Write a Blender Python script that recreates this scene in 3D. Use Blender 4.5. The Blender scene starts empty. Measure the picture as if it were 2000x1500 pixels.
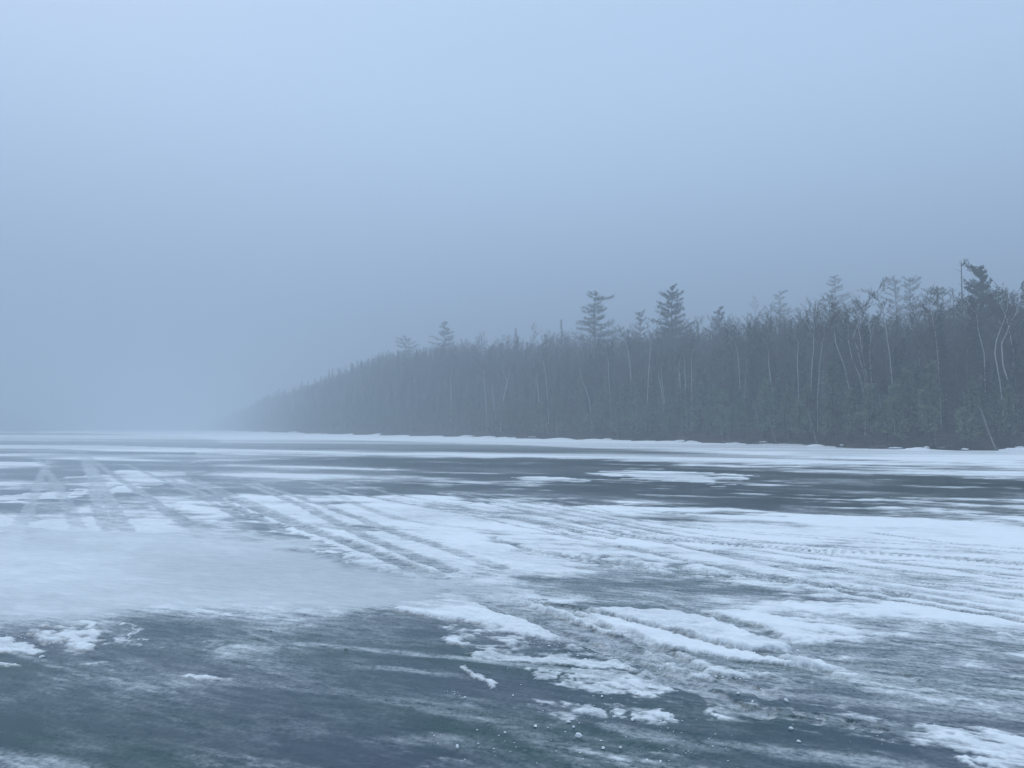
import bpy, math, random
import numpy as np
from mathutils import Vector

C = bpy.context.scene.collection
scene = bpy.context.scene
R = math.radians

# ------------------------------------------------------------------ camera
CAM_H = 1.7
PITCH = math.atan(86 / 1455.0)
FPX = 1455.0                       # focal length in pixels of the 2000 px wide photograph
cam_d = bpy.data.cameras.new('camera')
cam_d.sensor_width = 36.0
cam_d.lens = FPX / 2000.0 * 36.0
cam_d.clip_start = 0.1
cam_d.clip_end = 20000
cam = bpy.data.objects.new('camera', cam_d)
C.objects.link(cam)
cam.location = (0, 0, CAM_H)
cam.rotation_euler = (math.pi / 2 + PITCH, 0, 0)
scene.camera = cam

# ------------------------------------------------------------------ world, sun, exposure
SUN_EL, SUN_AZ = R(48), R(-35)
world = bpy.data.worlds.new('World')
scene.world = world
world.use_nodes = True
wn, wl = world.node_tree.nodes, world.node_tree.links
wn.clear()
w_out = wn.new('ShaderNodeOutputWorld')
sky = wn.new('ShaderNodeTexSky')
sky.sky_type = 'NISHITA'
sky.sun_disc = False
sky.sun_elevation = SUN_EL
sky.sun_rotation = SUN_AZ
sky.dust_density = 4.0
bg_sky = wn.new('ShaderNodeBackground')
bg_sky.inputs['Strength'].default_value = 0.07
wl.new(sky.outputs[0], bg_sky.inputs['Color'])
tc = wn.new('ShaderNodeTexCoord')
sep = wn.new('ShaderNodeSeparateXYZ')
wl.new(tc.outputs['Generated'], sep.inputs[0])
ramp = wn.new('ShaderNodeValToRGB')       # overcast deck: brighter overhead than at the horizon
ramp.color_ramp.interpolation = 'EASE'
e = ramp.color_ramp.elements
e[0].position = 0.0; e[0].color = (0.185, 0.300, 0.480, 1)
e[1].position = 1.0; e[1].color = (0.90, 1.12, 1.37, 1)
m_ = ramp.color_ramp.elements.new(0.45); m_.color = (0.505, 0.695, 0.965, 1)
wl.new(sep.outputs['Z'], ramp.inputs['Fac'])
bg_cloud = wn.new('ShaderNodeBackground')
bg_cloud.inputs['Strength'].default_value = 1.0
wl.new(ramp.outputs['Color'], bg_cloud.inputs['Color'])
wmix = wn.new('ShaderNodeMixShader')
wmix.inputs[0].default_value = 0.9
wl.new(bg_sky.outputs[0], wmix.inputs[1])
wl.new(bg_cloud.outputs[0], wmix.inputs[2])
wl.new(wmix.outputs[0], w_out.inputs['Surface'])

sun_d = bpy.data.lights.new('sun', 'SUN')
sun_d.energy = 0.7
sun_d.angle = R(35)
sun_d.color = (0.97, 0.98, 0.95)
sun = bpy.data.objects.new('sun', sun_d)
C.objects.link(sun)
sun.location = (0, 0, 200)
sdir = Vector((math.sin(SUN_AZ) * math.cos(SUN_EL), math.cos(SUN_AZ) * math.cos(SUN_EL), math.sin(SUN_EL)))
sun.rotation_euler = sdir.to_track_quat('Z', 'Y').to_euler()

scene.view_settings.view_transform = 'Standard'
scene.view_settings.look = 'None'
scene.view_settings.exposure = 0.17
scene.view_settings.gamma = 1.0
scene.view_settings.use_curve_mapping = False
scene.render.engine = 'CYCLES'
scene.cycles.use_denoising = True
scene.cycles.max_bounces = 6
scene.cycles.diffuse_bounces = 2
scene.cycles.glossy_bounces = 2
scene.cycles.volume_bounces = 2
scene.cycles.transparent_max_bounces = 4

# ------------------------------------------------------------------ projection helpers (pixels of the photograph <-> the lake plane)
cp, sp = math.cos(PITCH), math.sin(PITCH)

def ray(u, v):
    x = (u - 1000.0) / FPX
    y = -(v - 750.0) / FPX
    return np.array([x, cp - y * sp, sp + y * cp])      # forward is +Y

def ground(u, v):
    r = ray(u, v)
    t = CAM_H / -r[2]
    return (r[0] * t, r[1] * t)

def at_depth(u, v, Y):
    r = ray(u, v)
    t = Y / r[1]
    return np.array([r[0] * t, Y, CAM_H + r[2] * t])

def to_px(X, Y):                     # lake-plane point -> pixel; vectorised
    dz = -CAM_H
    f = Y * cp + dz * sp
    up = -Y * sp + dz * cp
    return 1000.0 + FPX * X / f, 750.0 - FPX * up / f

# ------------------------------------------------------------------ noise
def _hash(ix, iy, seed):
    h = (ix.astype(np.int64) * 374761393 + iy.astype(np.int64) * 668265263 + seed * 1442695041) & 0xFFFFFFFF
    h = ((h ^ (h >> 13)) * 1274126177) & 0xFFFFFFFF
    h = ((h ^ (h >> 16)) * 2246822519) & 0xFFFFFFFF
    return ((h ^ (h >> 15)) & 0xFFFFFF).astype(np.float32) / 16777215.0

def vnoise(x, y, seed=0):
    ix, iy = np.floor(x), np.floor(y)
    fx, fy = (x - ix).astype(np.float32), (y - iy).astype(np.float32)
    fx = fx * fx * (3 - 2 * fx); fy = fy * fy * (3 - 2 * fy)
    a = _hash(ix, iy, seed); b = _hash(ix + 1, iy, seed)
    c = _hash(ix, iy + 1, seed); d = _hash(ix + 1, iy + 1, seed)
    return ((a * (1 - fx) + b * fx) * (1 - fy) + (c * (1 - fx) + d * fx) * fy) * 2 - 1

def fbm(x, y, wave, octaves, seed=0, gain=0.55, lod=None):
    """wave = wavelength of the first octave; lod = the ground size of one mesh cell, octaves finer than that fade out"""
    out = np.zeros_like(x, dtype=np.float32)
    amp, tot = 1.0, 0.0
    for o in range(octaves):
        n = vnoise(x / wave + 17.3 * o, y / wave - 9.1 * o, seed + o * 7)
        k = 1.0
        if lod is not None:
            k = np.clip((wave / lod - 1.0) / 1.5, 0, 1).astype(np.float32)
        out += amp * k * n
        tot = tot + (amp * k) ** 2
        amp *= gain
        wave *= 0.5
    return out / np.sqrt(np.maximum(tot, 0.15)) * (2.4 if lod is not None else 1.0)

def sstep(a, b, x):
    t = np.clip((x - a) / (b - a), 0, 1)
    return t * t * (3 - 2 * t)

# ------------------------------------------------------------------ material helpers
def mat(name):
    m = bpy.data.materials.new(name)
    m.use_nodes = True
    n, l = m.node_tree.nodes, m.node_tree.links
    return m, n, l, n['Principled BSDF']

def simple_mat(name, col1, col2, scale=3.0, rough=0.9, bump=0.0, stretch=(1, 1, 1), contrast=(0.35, 0.65), spec=0.2):
    m, n, l, b = mat(name)
    t = n.new('ShaderNodeTexCoord'); mp = n.new('ShaderNodeMapping'); mp.inputs['Scale'].default_value = stretch
    oi = n.new('ShaderNodeObjectInfo')
    nz = n.new('ShaderNodeTexNoise'); nz.inputs['Scale'].default_value = scale; nz.inputs['Detail'].default_value = 5
    nz.noise_dimensions = '4D'
    mul = n.new('ShaderNodeMath'); mul.operation = 'MULTIPLY'; mul.inputs[1].default_value = 40
    l.new(oi.outputs['Random'], mul.inputs[0]); l.new(mul.outputs[0], nz.inputs['W'])
    r = n.new('ShaderNodeValToRGB')
    r.color_ramp.elements[0].position = contrast[0]; r.color_ramp.elements[0].color = (*col1, 1)
    r.color_ramp.elements[1].position = contrast[1]; r.color_ramp.elements[1].color = (*col2, 1)
    l.new(t.outputs['Object'], mp.inputs[0]); l.new(mp.outputs[0], nz.inputs['Vector'])
    l.new(nz.outputs['Fac'], r.inputs[0]); l.new(r.outputs[0], b.inputs['Base Color'])
    b.inputs['Roughness'].default_value = rough
    b.inputs['Specular IOR Level'].default_value = spec
    if bump:
        bp = n.new('ShaderNodeBump'); bp.inputs['Strength'].default_value = bump; bp.inputs['Distance'].default_value = 0.05
        l.new(nz.outputs['Fac'], bp.inputs['Height']); l.new(bp.outputs[0], b.inputs['Normal'])
    return m

def link_mesh(name, verts, faces, material, parent=None, smooth=False):
    me = bpy.data.meshes.new(name)
    me.from_pydata([tuple(map(float, v)) for v in verts], [], faces)
    if smooth:
        me.polygons.foreach_set('use_smooth', [True] * len(me.polygons))
    me.materials.append(material)
    o = bpy.data.objects.new(name, me)
    C.objects.link(o)
    if parent: o.parent = parent
    return o

def tag(o, label=None, cat=None, group=None, kind=None):
    if label: o['label'] = label
    if cat: o['category'] = cat
    if group: o['group'] = group
    if kind: o['kind'] = kind
    return o

# ------------------------------------------------------------------ shoreline and hillside as functions of place
SHORE_PX = [(406, 839.2), (450, 840.5), (500, 842.3), (577, 845.4), (640, 847.2), (700, 848.7), (800, 851), (910, 853), (1000, 856), (1050, 857.2),
            (1160, 859.3), (1280, 862.5), (1414, 866.5), (1500, 869), (1595, 873), (1700, 876.5), (1775, 879), (1870, 880.5), (1946, 881.5), (2000, 881)]
SHORE = [(-150, 1250), (-420, 1100), (-390, 920)] + [ground(u, v) for u, v in SHORE_PX] + [(45, 52), (60, 41), (95, 26), (150, 5), (320, -40)]
LAND = SHORE + [(700, -40), (700, 1250)]

def poly_sdf(px, py, poly):
    """signed distance, positive inside; arrays"""
    d2 = np.full(px.shape, 1e18)
    inside = np.zeros(px.shape, dtype=bool)
    n = len(poly)
    for i in range(n):
        ax, ay = poly[i]; bx, by = poly[(i + 1) % n]
        ex, ey = bx - ax, by - ay
        wx, wy = px - ax, py - ay
        L = ex * ex + ey * ey + 1e-12
        t = np.clip((wx * ex + wy * ey) / L, 0, 1)
        d2 = np.minimum(d2, (wx - ex * t) ** 2 + (wy - ey * t) ** 2)
        cond = (ay > py) != (by > py)
        xi = (bx - ax) * (py - ay) / (by - ay + 1e-12) + ax
        inside ^= cond & (px < xi)
    return np.where(inside, 1, -1) * np.sqrt(d2)

CANOPY = [(300, 838), (406, 832), (450, 802), (513, 762), (577, 737), (641, 715), (700, 697), (769, 675), (860, 664), (930, 664), (1000, 662), (1060, 650), (1120, 645), (1200, 648),
          (1260, 637), (1340, 631), (1400, 624), (1460, 610), (1560, 603), (1640, 597), (1720, 596), (1800, 588), (1870, 586), (1960, 582), (2000, 578)]   # top edge of the forest
OBL_U = [300, 406, 577, 700, 910, 1160, 1400, 2000, 3000]
OBL = [5.5, 5.0, 3.6, 3.0, 2.0, 1.5, 1.3, 1.15, 1.15]      # how obliquely the shore runs away
CREST = 62.0
RIDGE_U = [u for u, _ in CANOPY] + [3000]
_ds = np.interp(RIDGE_U, [a for a, _ in SHORE_PX], [ground(a, b_)[1] for a, b_ in SHORE_PX])
RIDGE_E = [max(0.5, CAM_H + (836 - v) / FPX * (d + CREST) - 12.4 - float(np.interp(u, [1000, 1400, 2000], [0, 1.2, 3.4]))) for (u, v), d in zip(CANOPY + [(3000, 578)], _ds)]

def terrain(x, y):
    x = np.asarray(x, dtype=float); y = np.asarray(y, dtype=float)
    sd = poly_sdf(x, y, LAND)
    u = np.where(y > 20, 1000 + FPX * x / np.maximum(y, 20), 3000)
    e = np.interp(u, RIDGE_U, RIDGE_E)
    w = CREST / np.interp(u, OBL_U, OBL)
    e = e + 0.11 * np.clip(sd - w - 8, 0, 150)
    n = fbm(x, y, 30.0, 3, 55) * 1.1
    h = e * sstep(-0.08, 1.0, sd / w) ** 0.9 * np.clip(sd / 2.0, 0, 1) + 0.25 * np.clip(sd / 1.0, 0, 1) + n * np.clip((sd - 3) / 25, 0, 1)
    return np.where(sd > 0, h, -0.4 + 0.0 * sd), sd

# ------------------------------------------------------------------ the lake surface: ice, snow lying on it, wheel tracks pressed into it
NR, NC = 720, 1000
vmin, vmax = 836.9, 836 + CAM_H * FPX / 2.75
vr = np.linspace(0, 1, NR)
dist = CAM_H * FPX / (vmin + (vmax - vmin) * vr - 836.0)
dist = dist[::-1]                                     # near ... far
sx = np.linspace(-0.90, 0.90, NC)
Yg = np.repeat(dist[:, None], NC, 1)
Xg = Yg * sx[None, :]
X, Y = Xg.ravel(), Yg.ravel()
U, V = to_px(X, Y)
cell = (Y * Y / (CAM_H * FPX) * (vmax - vmin) / NR)     # ground length of one row at this distance
cellx = Y * 1.8 / NC

wa = math.atan2(0.39, -0.92)                           # the wind drove the snow along this direction
Wx, Wy = X * math.cos(wa) + Y * math.sin(wa), -X * math.sin(wa) + Y * math.cos(wa)
far_w = sstep(22, 70, Y)
streak = fbm(Wx / 7.0, Wy, 48.0, 7, 3, 0.92, cell * .7) * far_w + fbm(Wx / 5.0, Wy, 3.0, 8, 5, 0.86, cell * .6) * (1 - far_w)
streak_b = fbm(Wx / 3.0, Wy, 0.5, 6, 91, 0.9, cell * .5)
lump = fbm(X, Y, 0.25, 5, 23, 0.75, np.maximum(cell, cellx) * .8)
mottle = fbm(Wx / 1.7, Wy, 0.32, 5, 37, 0.8, cell * .7)
soft = fbm(Wx / 2.2, Wy, 2.2, 5, 71, 0.6, cell)
near = 1 - sstep(9, 30, Y)
wU = fbm(X, Y, 0.7, 7, 131, 0.85, np.maximum(cell * .5, cellx)) * (9 + 9 * near)
wV = fbm(Wx / 2.5, Wy, 0.9, 7, 151, 0.85, cell * .6) * (1.3 + 4.0 * near)
UW, VW = U + wU, V + wV

def soft_poly(poly, feather, k=1.0, warp=1.0):
    """0..1 mask of a patch outlined on the ground (outline given as seen in the photograph), with a feathered and ragged edge"""
    u = U + wU * warp; v = V + wV * warp
    xs = [p[0] for p in poly]; ys = [p[1] for p in poly]
    pad = feather * 2 + 30
    idx = np.nonzero((u > min(xs) - pad) & (u < max(xs) + pad) & (v > min(ys) - pad / k) & (v < max(ys) + pad / k))[0]
    out = np.zeros(U.shape, dtype=np.float32)
    sd = poly_sdf(u[idx], v[idx] * k, [(a, b * k) for a, b in poly])
    out[idx] = sstep(-feather, feather, sd)
    return out

B = np.full(U.shape, 0.30, dtype=np.float32)       # how much snow lies there
A = np.full(U.shape, 0.25, dtype=np.float32)       # how patchy it is
D = np.full(U.shape, 0.13, dtype=np.float32)       # fine powder dusting on the ice
TH = np.full(U.shape, 0.02, dtype=np.float32)      # snow thickness in metres
GR = np.zeros(U.shape, dtype=np.float32)           # rough slushy grain

def paint(poly, feather=10, k=1.0, warp=1.0, b=None, a=None, d=None, th=None, gr=None):
    m = soft_poly(poly, feather, k, warp)
    for arr, val in ((B, b), (A, a), (D, d), (TH, th), (GR, gr)):
        if val is not None:
            arr += (val - arr) * m

# far field
paint([(-900, 836), (3000, 836), (3000, 960), (1500, 925), (900, 898), (400, 905), (-900, 905)], 4, 4, 1, b=0.62, a=0.38, d=0.30, th=0.05)
paint([(-900, 836), (300, 836), (430, 862), (330, 898), (-900, 905)], 12, 4, 1, b=0.40, a=0.36, d=0.34)
paint([(-500, 869), (200, 869), (420, 876), (700, 884), (960, 889), (700, 890), (380, 886), (100, 877), (-500, 876)], 3, 4, 1, b=0.85, a=0.15)
paint([(430, 866), (900, 868), (920, 874), (600, 880), (430, 874)], 5, 4, 1, b=0.40, a=0.25)
# snow strip under the forest
paint([(60, 843.5)] + [(u, v - 6) for u, v in SHORE_PX] + [(2600, 874), (2600, 912), (2000, 905), (1600, 893), (1280, 881), (1000, 869), (700, 860), (500, 855), (300, 850), (60, 845)], 3, 4, 0.6, b=0.90, a=0.30, d=0.5, th=0.08)
# the dark belt of bare ice
paint([(385, 905), (560, 898), (760, 894), (1000, 894), (1180, 899), (1400, 913), (1700, 930), (1960, 936), (3000, 975), (3000, 1010), (2000, 1002), (1850, 990),
       (1700, 975), (1500, 990), (1250, 992), (1040, 975), (700, 966), (540, 963), (400, 962)], 5, 3, 1.0, b=0.10, a=0.27, d=0.045)
paint([(400, 905), (700, 905), (820, 930), (700, 960), (480, 960), (400, 950)], 14, 2.5, 1, b=0.13, a=0.16, d=0.26)
paint([(1150, 922), (1260, 917), (1380, 922), (1490, 936), (1400, 942), (1290, 938)], 5, 4, 2, b=0.74, a=0.34)
paint([(1000, 930), (1100, 933), (1170, 939), (1120, 941), (1010, 936)], 3, 4, 1, b=0.7, a=0.3)
paint([(1640, 985), (1750, 968), (2000, 975), (2400, 990), (2400, 1030), (2000, 1012), (1800, 1010)], 8, 2.5, 1, b=0.46, a=0.34, d=0.34, gr=0.5)
# left field
paint([(-600, 880), (380, 884), (400, 960), (440, 1040), (-600, 1040)], 6, 2, 1, b=0.16, a=0.2, d=0.30)
paint([(-600, 902), (60, 902), (125, 904), (40, 909), (-600, 914)], 2.5, 3, 1, b=1.0, a=0.1)
paint([(118, 934), (190, 925), (260, 918), (370, 922), (385, 935), (330, 945), (200, 952), (125, 945)], 4, 3, 1, b=0.66, a=0.30, d=0.35)
paint([(-600, 970), (0, 963), (140, 960), (250, 947), (300, 952), (190, 965), (110, 974), (0, 981), (-600, 995)], 3, 3, 1, b=1.0, a=0.12)
paint([(270, 1010), (300, 978), (330, 1000), (350, 1030), (270, 1034)], 10, 2, 1, b=0.42, a=0.35, d=0.36)
paint([(345, 985), (430, 979), (480, 1010), (560, 1030), (420, 1040), (360, 1010)], 8, 2, 1, b=0.62, a=0.34, d=0.38)
# the wide snow field in the middle
paint([(445, 972), (700, 966), (1040, 979), (1250, 995), (1500, 1003), (1800, 1012), (3000, 1040), (3000, 1300), (2000, 1262), (1760, 1255), (1600, 1262), (1380, 1195), (1030, 1170), (900, 1165), (700, 1090), (560, 1035), (500, 1005)],
      7, 1.8, 1.0, b=1.04, a=0.28, d=0.54, th=0.03)
paint([(1240, 1003), (1500, 1008), (1900, 1030), (1950, 1055), (1600, 1045), (1300, 1030)], 22, 2, 1, b=0.55, a=0.18, d=0.66)
paint([(1180, 1080), (1500, 1110), (1740, 1150), (1700, 1170), (1450, 1145), (1150, 1110)], 14, 2, 1, b=0.62, a=0.38, d=0.5, gr=0.7)
paint([(1060, 1125), (1250, 1118), (1420, 1140), (1560, 1180), (1600, 1215), (1450, 1200), (1300, 1192), (1120, 1180), (1040, 1150)], 26, 1.6, 1, b=0.38, a=0.14, d=0.60)
paint([(1480, 1150), (1700, 1180), (1900, 1230), (2500, 1270), (2500, 1300), (1900, 1290), (1640, 1260), (1540, 1200)], 20, 1.6, 1, b=0.66, a=0.36, d=0.45, gr=0.5)
# foreground ice
paint([(-900, 1196), (760, 1192), (800, 1225), (960, 1260), (1200, 1300), (1500, 1320), (1660, 1315), (1780, 1290), (2200, 1310), (3200, 1340), (3200, 3000), (-1500, 3000)],
      10, 1.5, 1, b=0.05, a=0.15, d=0.15)
paint([(1560, 1262), (1760, 1262), (2100, 1290), (2900, 1310), (2900, 1400), (2000, 1400), (1700, 1370), (1560, 1320)], 20, 1.5, 1, b=0.22, a=0.26, d=0.26, gr=0.3)
# rough broken snow between and under the long drifts
paint([(860, 1225), (1090, 1250), (1260, 1270), (1500, 1290), (1600, 1310), (1480, 1345), (1250, 1330), (1000, 1285), (880, 1260)], 12, 1.5, 1.2, b=0.47, a=0.42, d=0.30, th=0.025, gr=1)
paint([(900, 1166), (1060, 1178), (1330, 1245), (1500, 1300), (1560, 1340), (1420, 1340), (1290, 1305), (1120, 1250), (990, 1195)], 8, 1.5, 1, b=0.30, a=0.24, d=0.42, gr=1)
paint([(1340, 1190), (1480, 1220), (1690, 1290), (1560, 1282), (1430, 1240)], 6, 1.5, .6, b=0.36, a=0.26, d=0.42, gr=1)
# long drifts
paint([(768, 1173), (895, 1166), (965, 1191), (1017, 1215), (1090, 1240), (1125, 1256), (1060, 1252), (1000, 1236), (895, 1217), (825, 1203), (783, 1192)], 4, 1.5, 0.45, b=1.02, a=0.18, th=0.07, gr=0)
paint([(965, 1166), (1017, 1176), (1094, 1189), (1210, 1214), (1350, 1249), (1440, 1273), (1545, 1286), (1655, 1307), (1600, 1308), (1500, 1297), (1400, 1280), (1280, 1262), (1175, 1236), (1090, 1205), (1000, 1178)],
      3, 1.5, 0.3, b=1.12, a=0.10, th=0.07, gr=0)
paint([(1130, 1189), (1230, 1192), (1317, 1193), (1377, 1211), (1450, 1235), (1560, 1272), (1480, 1270), (1405, 1258), (1300, 1233), (1200, 1207)], 3, 1.5, 0.3, b=1.2, a=0.10, th=0.09, gr=0)
paint([(1385, 1196), (1475, 1194), (1540, 1215), (1625, 1258), (1545, 1248), (1460, 1218)], 5, 1.5, 0.4, b=1.05, a=0.15, th=0.06, gr=0)
paint([(1140, 1255), (1300, 1268), (1460, 1300), (1530, 1325), (1400, 1322), (1240, 1300)], 8, 1.5, 1, b=0.60, a=0.36, d=0.34, th=0.03, gr=1)
# small patches in the foreground
paint([(914, 1277), (1000, 1277), (1038, 1290), (1120, 1288), (1245, 1313), (1130, 1306), (1030, 1298), (960, 1288)], 2.5, 1.5, 0.5, b=0.9, a=0.2, th=0.025)
paint([(908, 1296), (922, 1300), (938, 1317), (975, 1334), (968, 1341), (928, 1322)], 2, 1.5, 0.5, b=0.95, a=0.15, th=0.03)
paint([(1028, 1304), (1065, 1308), (1091, 1330), (1050, 1325)], 4, 1.5, 1, b=0.75, a=0.25)
paint([(1105, 1312), (1180, 1318), (1290, 1340), (1310, 1352), (1242, 1364), (1180, 1352), (1122, 1343), (1098, 1328)], 6, 1.5, 1, b=0.56, a=0.42, d=0.36, gr=0.6)
paint([(1045, 1358), (1120, 1362), (1190, 1385), (1180, 1398), (1120, 1390), (1080, 1408), (1030, 1380)], 7, 1.5, 1.2, b=0.50, a=0.42, d=0.3, gr=0.6)
paint([(1190, 1370), (1270, 1380), (1300, 1405), (1230, 1402)], 7, 1.5, 1.2, b=0.50, a=0.40, d=0.28, gr=0.6)
paint([(880, 1440), (1100, 1440), (1300, 1470), (1500, 1560), (700, 1640)], 30, 1, 1.2, b=0.22, a=0.34, d=0.34, gr=0.4)
paint([(1360, 1370), (1600, 1390), (1760, 1420), (1740, 1440), (1500, 1415), (1370, 1395)], 10, 1.5, 1.2, b=0.35, a=0.3, d=0.36)
paint([(1690, 1440), (1780, 1425), (1950, 1440), (2300, 1510), (2300, 1600), (1950, 1500), (1820, 1450)], 12, 1.5, 1.3, b=0.60, a=0.42, d=0.45, th=0.03)
paint([(-400, 1225), (0, 1248), (62, 1272), (30, 1276), (-400, 1250)], 4, 1.5, 0.8, b=0.8, a=0.35, d=0.4, th=0.04)
paint([(-300, 1285), (0, 1296), (20, 1301), (-300, 1310)], 3, 1.5, 0.8, b=0.9, a=0.2, th=0.04)
paint([(25, 1228), (90, 1212), (190, 1213), (215, 1235), (200, 1268), (100, 1272), (55, 1258)], 8, 1.5, 1.0, b=0.16, a=0.50, d=0.26, th=0.04, gr=1.0)
paint([(140, 1212), (185, 1213), (200, 1226), (180, 1222)], 2.5, 1.5, 0.6, b=1.0, a=0.1, th=0.04)
paint([(232, 1235), (262, 1232), (278, 1270), (260, 1268)], 8, 1.5, 1.0, b=0.4, a=0.2, d=0.55)
paint([(272, 1218), (285, 1220), (292, 1246), (282, 1250)], 4, 1.5, 1.0, b=0.6, a=0.2, d=0.5)
paint([(345, 1187), (362, 1187), (430, 1196), (425, 1201), (360, 1196)], 2, 1.5, 0.6, b=0.9, a=0.15)
paint([(345, 1320), (370, 1321), (452, 1331), (445, 1336), (360, 1326)], 2, 1.5, 0.7, b=0.65, a=0.2, d=0.5)
paint([(60, 1312), (160, 1318), (330, 1343), (340, 1349), (200, 1334), (75, 1326)], 4, 1.5, 1, d=0.50, b=0.2)
paint([(110, 1290), (185, 1292), (150, 1296)], 3, 1.5, 1, d=0.5, b=0.3)
for pl_, dv in (([(60, 1380), (300, 1398), (520, 1392), (700, 1420), (560, 1424), (300, 1416), (80, 1396)], .36), ([(380, 1250), (480, 1245), (520, 1290), (430, 1320), (380, 1290)], .40),
               ([(300, 1330), (560, 1352), (760, 1385), (900, 1430), (720, 1405), (500, 1375), (300, 1345)], .38), ([(520, 1300), (680, 1310), (800, 1340), (660, 1335)], .30),
               ([(100, 1420), (330, 1440), (480, 1500), (300, 1510), (120, 1460)], .22), ([(880, 1480), (960, 1440), (1010, 1450), (930, 1500)], .40)):
    paint(pl_, 16, 1.5, 1.6, d=dv)
# soft dusting over the foreground ice, worn clear near the bottom
paint([(-900, 1290), (300, 1330), (700, 1300), (900, 1380), (600, 1400), (200, 1390), (-900, 1400)], 60, 1.3, 1, d=0.20)
paint([(560, 1440), (850, 1410), (900, 1470), (700, 1560), (400, 1560)], 30, 1.3, 1, d=0.04)
paint([(-300, 1400), (70, 1400), (80, 1460), (-300, 1480)], 20, 1.3, 1, d=0.05)
paint([(1460, 1400), (1780, 1440), (1760, 1480), (1450, 1440)], 15, 1.3, 1, d=0.05)

paint([(-900, 1180), (300, 1175), (760, 1170), (780, 1205), (500, 1222), (200, 1232), (-900, 1250)], 26, 1.3, 1.5, d=0.42)
# cover of settled snow
S = streak * 0.62 + streak_b * 0.45 + 0.30 * mottle
Sg = S * (1 - GR * 0.5) + (mottle * .7 + lump * .5) * GR * 0.8
print('std', S.std(), mottle.std(), soft.std(), wU.std(), lump.std())
raw = B + A * Sg * 1.1
hard = sstep(0.24, 0.94, raw) ** 1.05
dust = np.clip(D * np.exp(0.80 * soft + 0.34 * S + 0.12 * mottle - 0.22) + 0.12 * np.clip(raw - 0.15, 0, 1), 0.01, 0.85)

# ---- wheel tracks
def track(pts, width, cover, strength=0.9, depth=0.012, berm=0.0, soft_edge=0.25, tread=0.0, pitch=0.11, rough=0.3, only_snow=0.0, ends=0.0):
    """a wheel track pressed along a line on the lake; width in metres"""
    global hard, dust
    P = [ground(u, v) for u, v in pts]
    # smooth the line
    for _ in range(2):
        Q = [P[0]]
        for a, b in zip(P[:-1], P[1:]):
            Q += [(a[0] * .75 + b[0] * .25, a[1] * .75 + b[1] * .25), (a[0] * .25 + b[0] * .75, a[1] * .25 + b[1] * .75)]
        P = Q + [P[-1]]
    xs = [p[0] for p in P]; ys = [p[1] for p in P]
    pad = width * 2 + 0.4
    idx = np.nonzero((X > min(xs) - pad) & (X < max(xs) + pad) & (Y > min(ys) - pad) & (Y < max(ys) + pad))[0]
    x, y = X[idx] + 0.02 * mottle[idx], Y[idx]
    best = np.full(x.shape, 1e9); side = np.zeros(x.shape); arc = np.zeros(x.shape); run = 0.0
    for a, b in zip(P[:-1], P[1:]):
        ex, ey = b[0] - a[0], b[1] - a[1]
        L = math.hypot(ex, ey) + 1e-9
        t = ((x - a[0]) * ex + (y - a[1]) * ey) / (L * L)
        tc_ = np.clip(t, 0, 1)
        dd = np.hypot(x - a[0] - ex * tc_, y - a[1] - ey * tc_)
        m = dd < best
        best = np.where(m, dd, best)
        side = np.where(m, ((x - a[0]) * ey - (y - a[1]) * ex) / L, side)
        arc = np.where(m, run + tc_ * L, arc)
        run += L
    hw = width / 2 * (1.35 if width < 0.13 and cover > .3 and rough == 0.3 else 1.0)
    px = np.maximum(cell[idx] * 0.25, cellx[idx] * 0.6)
    se = np.maximum(hw * soft_edge, px)
    m = 1 - sstep(hw - se, hw + se, best)
    m *= np.clip(width / (width * 0.5 + px), 0, 1)
    best = best + width * 0.10 * np.clip(lump[idx], -2, 2)
    wear = 1 - rough * sstep(-0.2, 1.8, lump[idx] + streak_b[idx] * .6)
    if ends:
        m *= sstep(0, ends, arc) * sstep(0, ends, run - arc)
    s = m * strength * wear
    if tread:
        ph = arc / pitch + np.abs(side) / width * 0.9
        bar = sstep(-0.15, 0.45, np.sin(ph * 2 * math.pi)) * np.clip((pitch * 1.4 / np.maximum(cell[idx] * 0.35, cellx[idx])) - 0.9, 0, 1)
        bar *= (np.abs(side) > width * 0.10)
        s = s * (1 - tread * (1 - bar))
        Z[idx] -= 0.012 * bar * m
    hard[idx] = hard[idx] * (1 - s * 0.96)
    dust[idx] += (cover * (1 + 0.10 * lump[idx] + 0.15 * streak_b[idx]) - dust[idx]) * s
    Z[idx] -= depth * 0.8 * m
    if berm:
        br = np.exp(-((best - hw * 1.25) / (hw * 0.3 + 0.02)) ** 2)
        Z[idx] += berm * 0.6 * br * (0.25 + 0.35 * np.clip(lump[idx], -.7, 2)) * np.clip(hard[idx] + .2, 0, 1)

Z = np.zeros(U.shape, dtype=np.float32)
# pale stripes meeting in an A, then straight wheel tracks towards the left horizon
for p in [[(52, 880), (86, 910), (95, 914)], [(95, 897), (86, 914), (70, 960), (42, 1023), (7, 1093), (-60, 1190)],
          [(86, 914), (104, 935), (119, 960), (150, 1023), (175, 1070)]]:
    track(p, 0.26, 0.46, 0.62, 0.003, soft_edge=0.2, rough=0.2)
for p in [[(165, 888), (178, 905), (206, 960), (245, 1035), (262, 1070)], [(150, 880), (180, 930), (185, 977), (212, 1035)]]:
    track(p, 0.26, 0.44, 0.85, 0.006, soft_edge=0.2, rough=0.2)
track([(160, 880), (210, 921), (266, 956), (336, 1002), (400, 1040), (470, 1085)], 0.24, 0.36, 0.95, 0.010, rough=0.15)
track([(270, 955), (304, 985), (367, 1026), (430, 1066)], 0.24, 0.40, 0.9, 0.010, rough=0.2)
track([(240, 905), (280, 921), (329, 942), (385, 967), (470, 1010)], 0.2, 0.36, 0.9, 0.008, rough=0.2)
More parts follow.
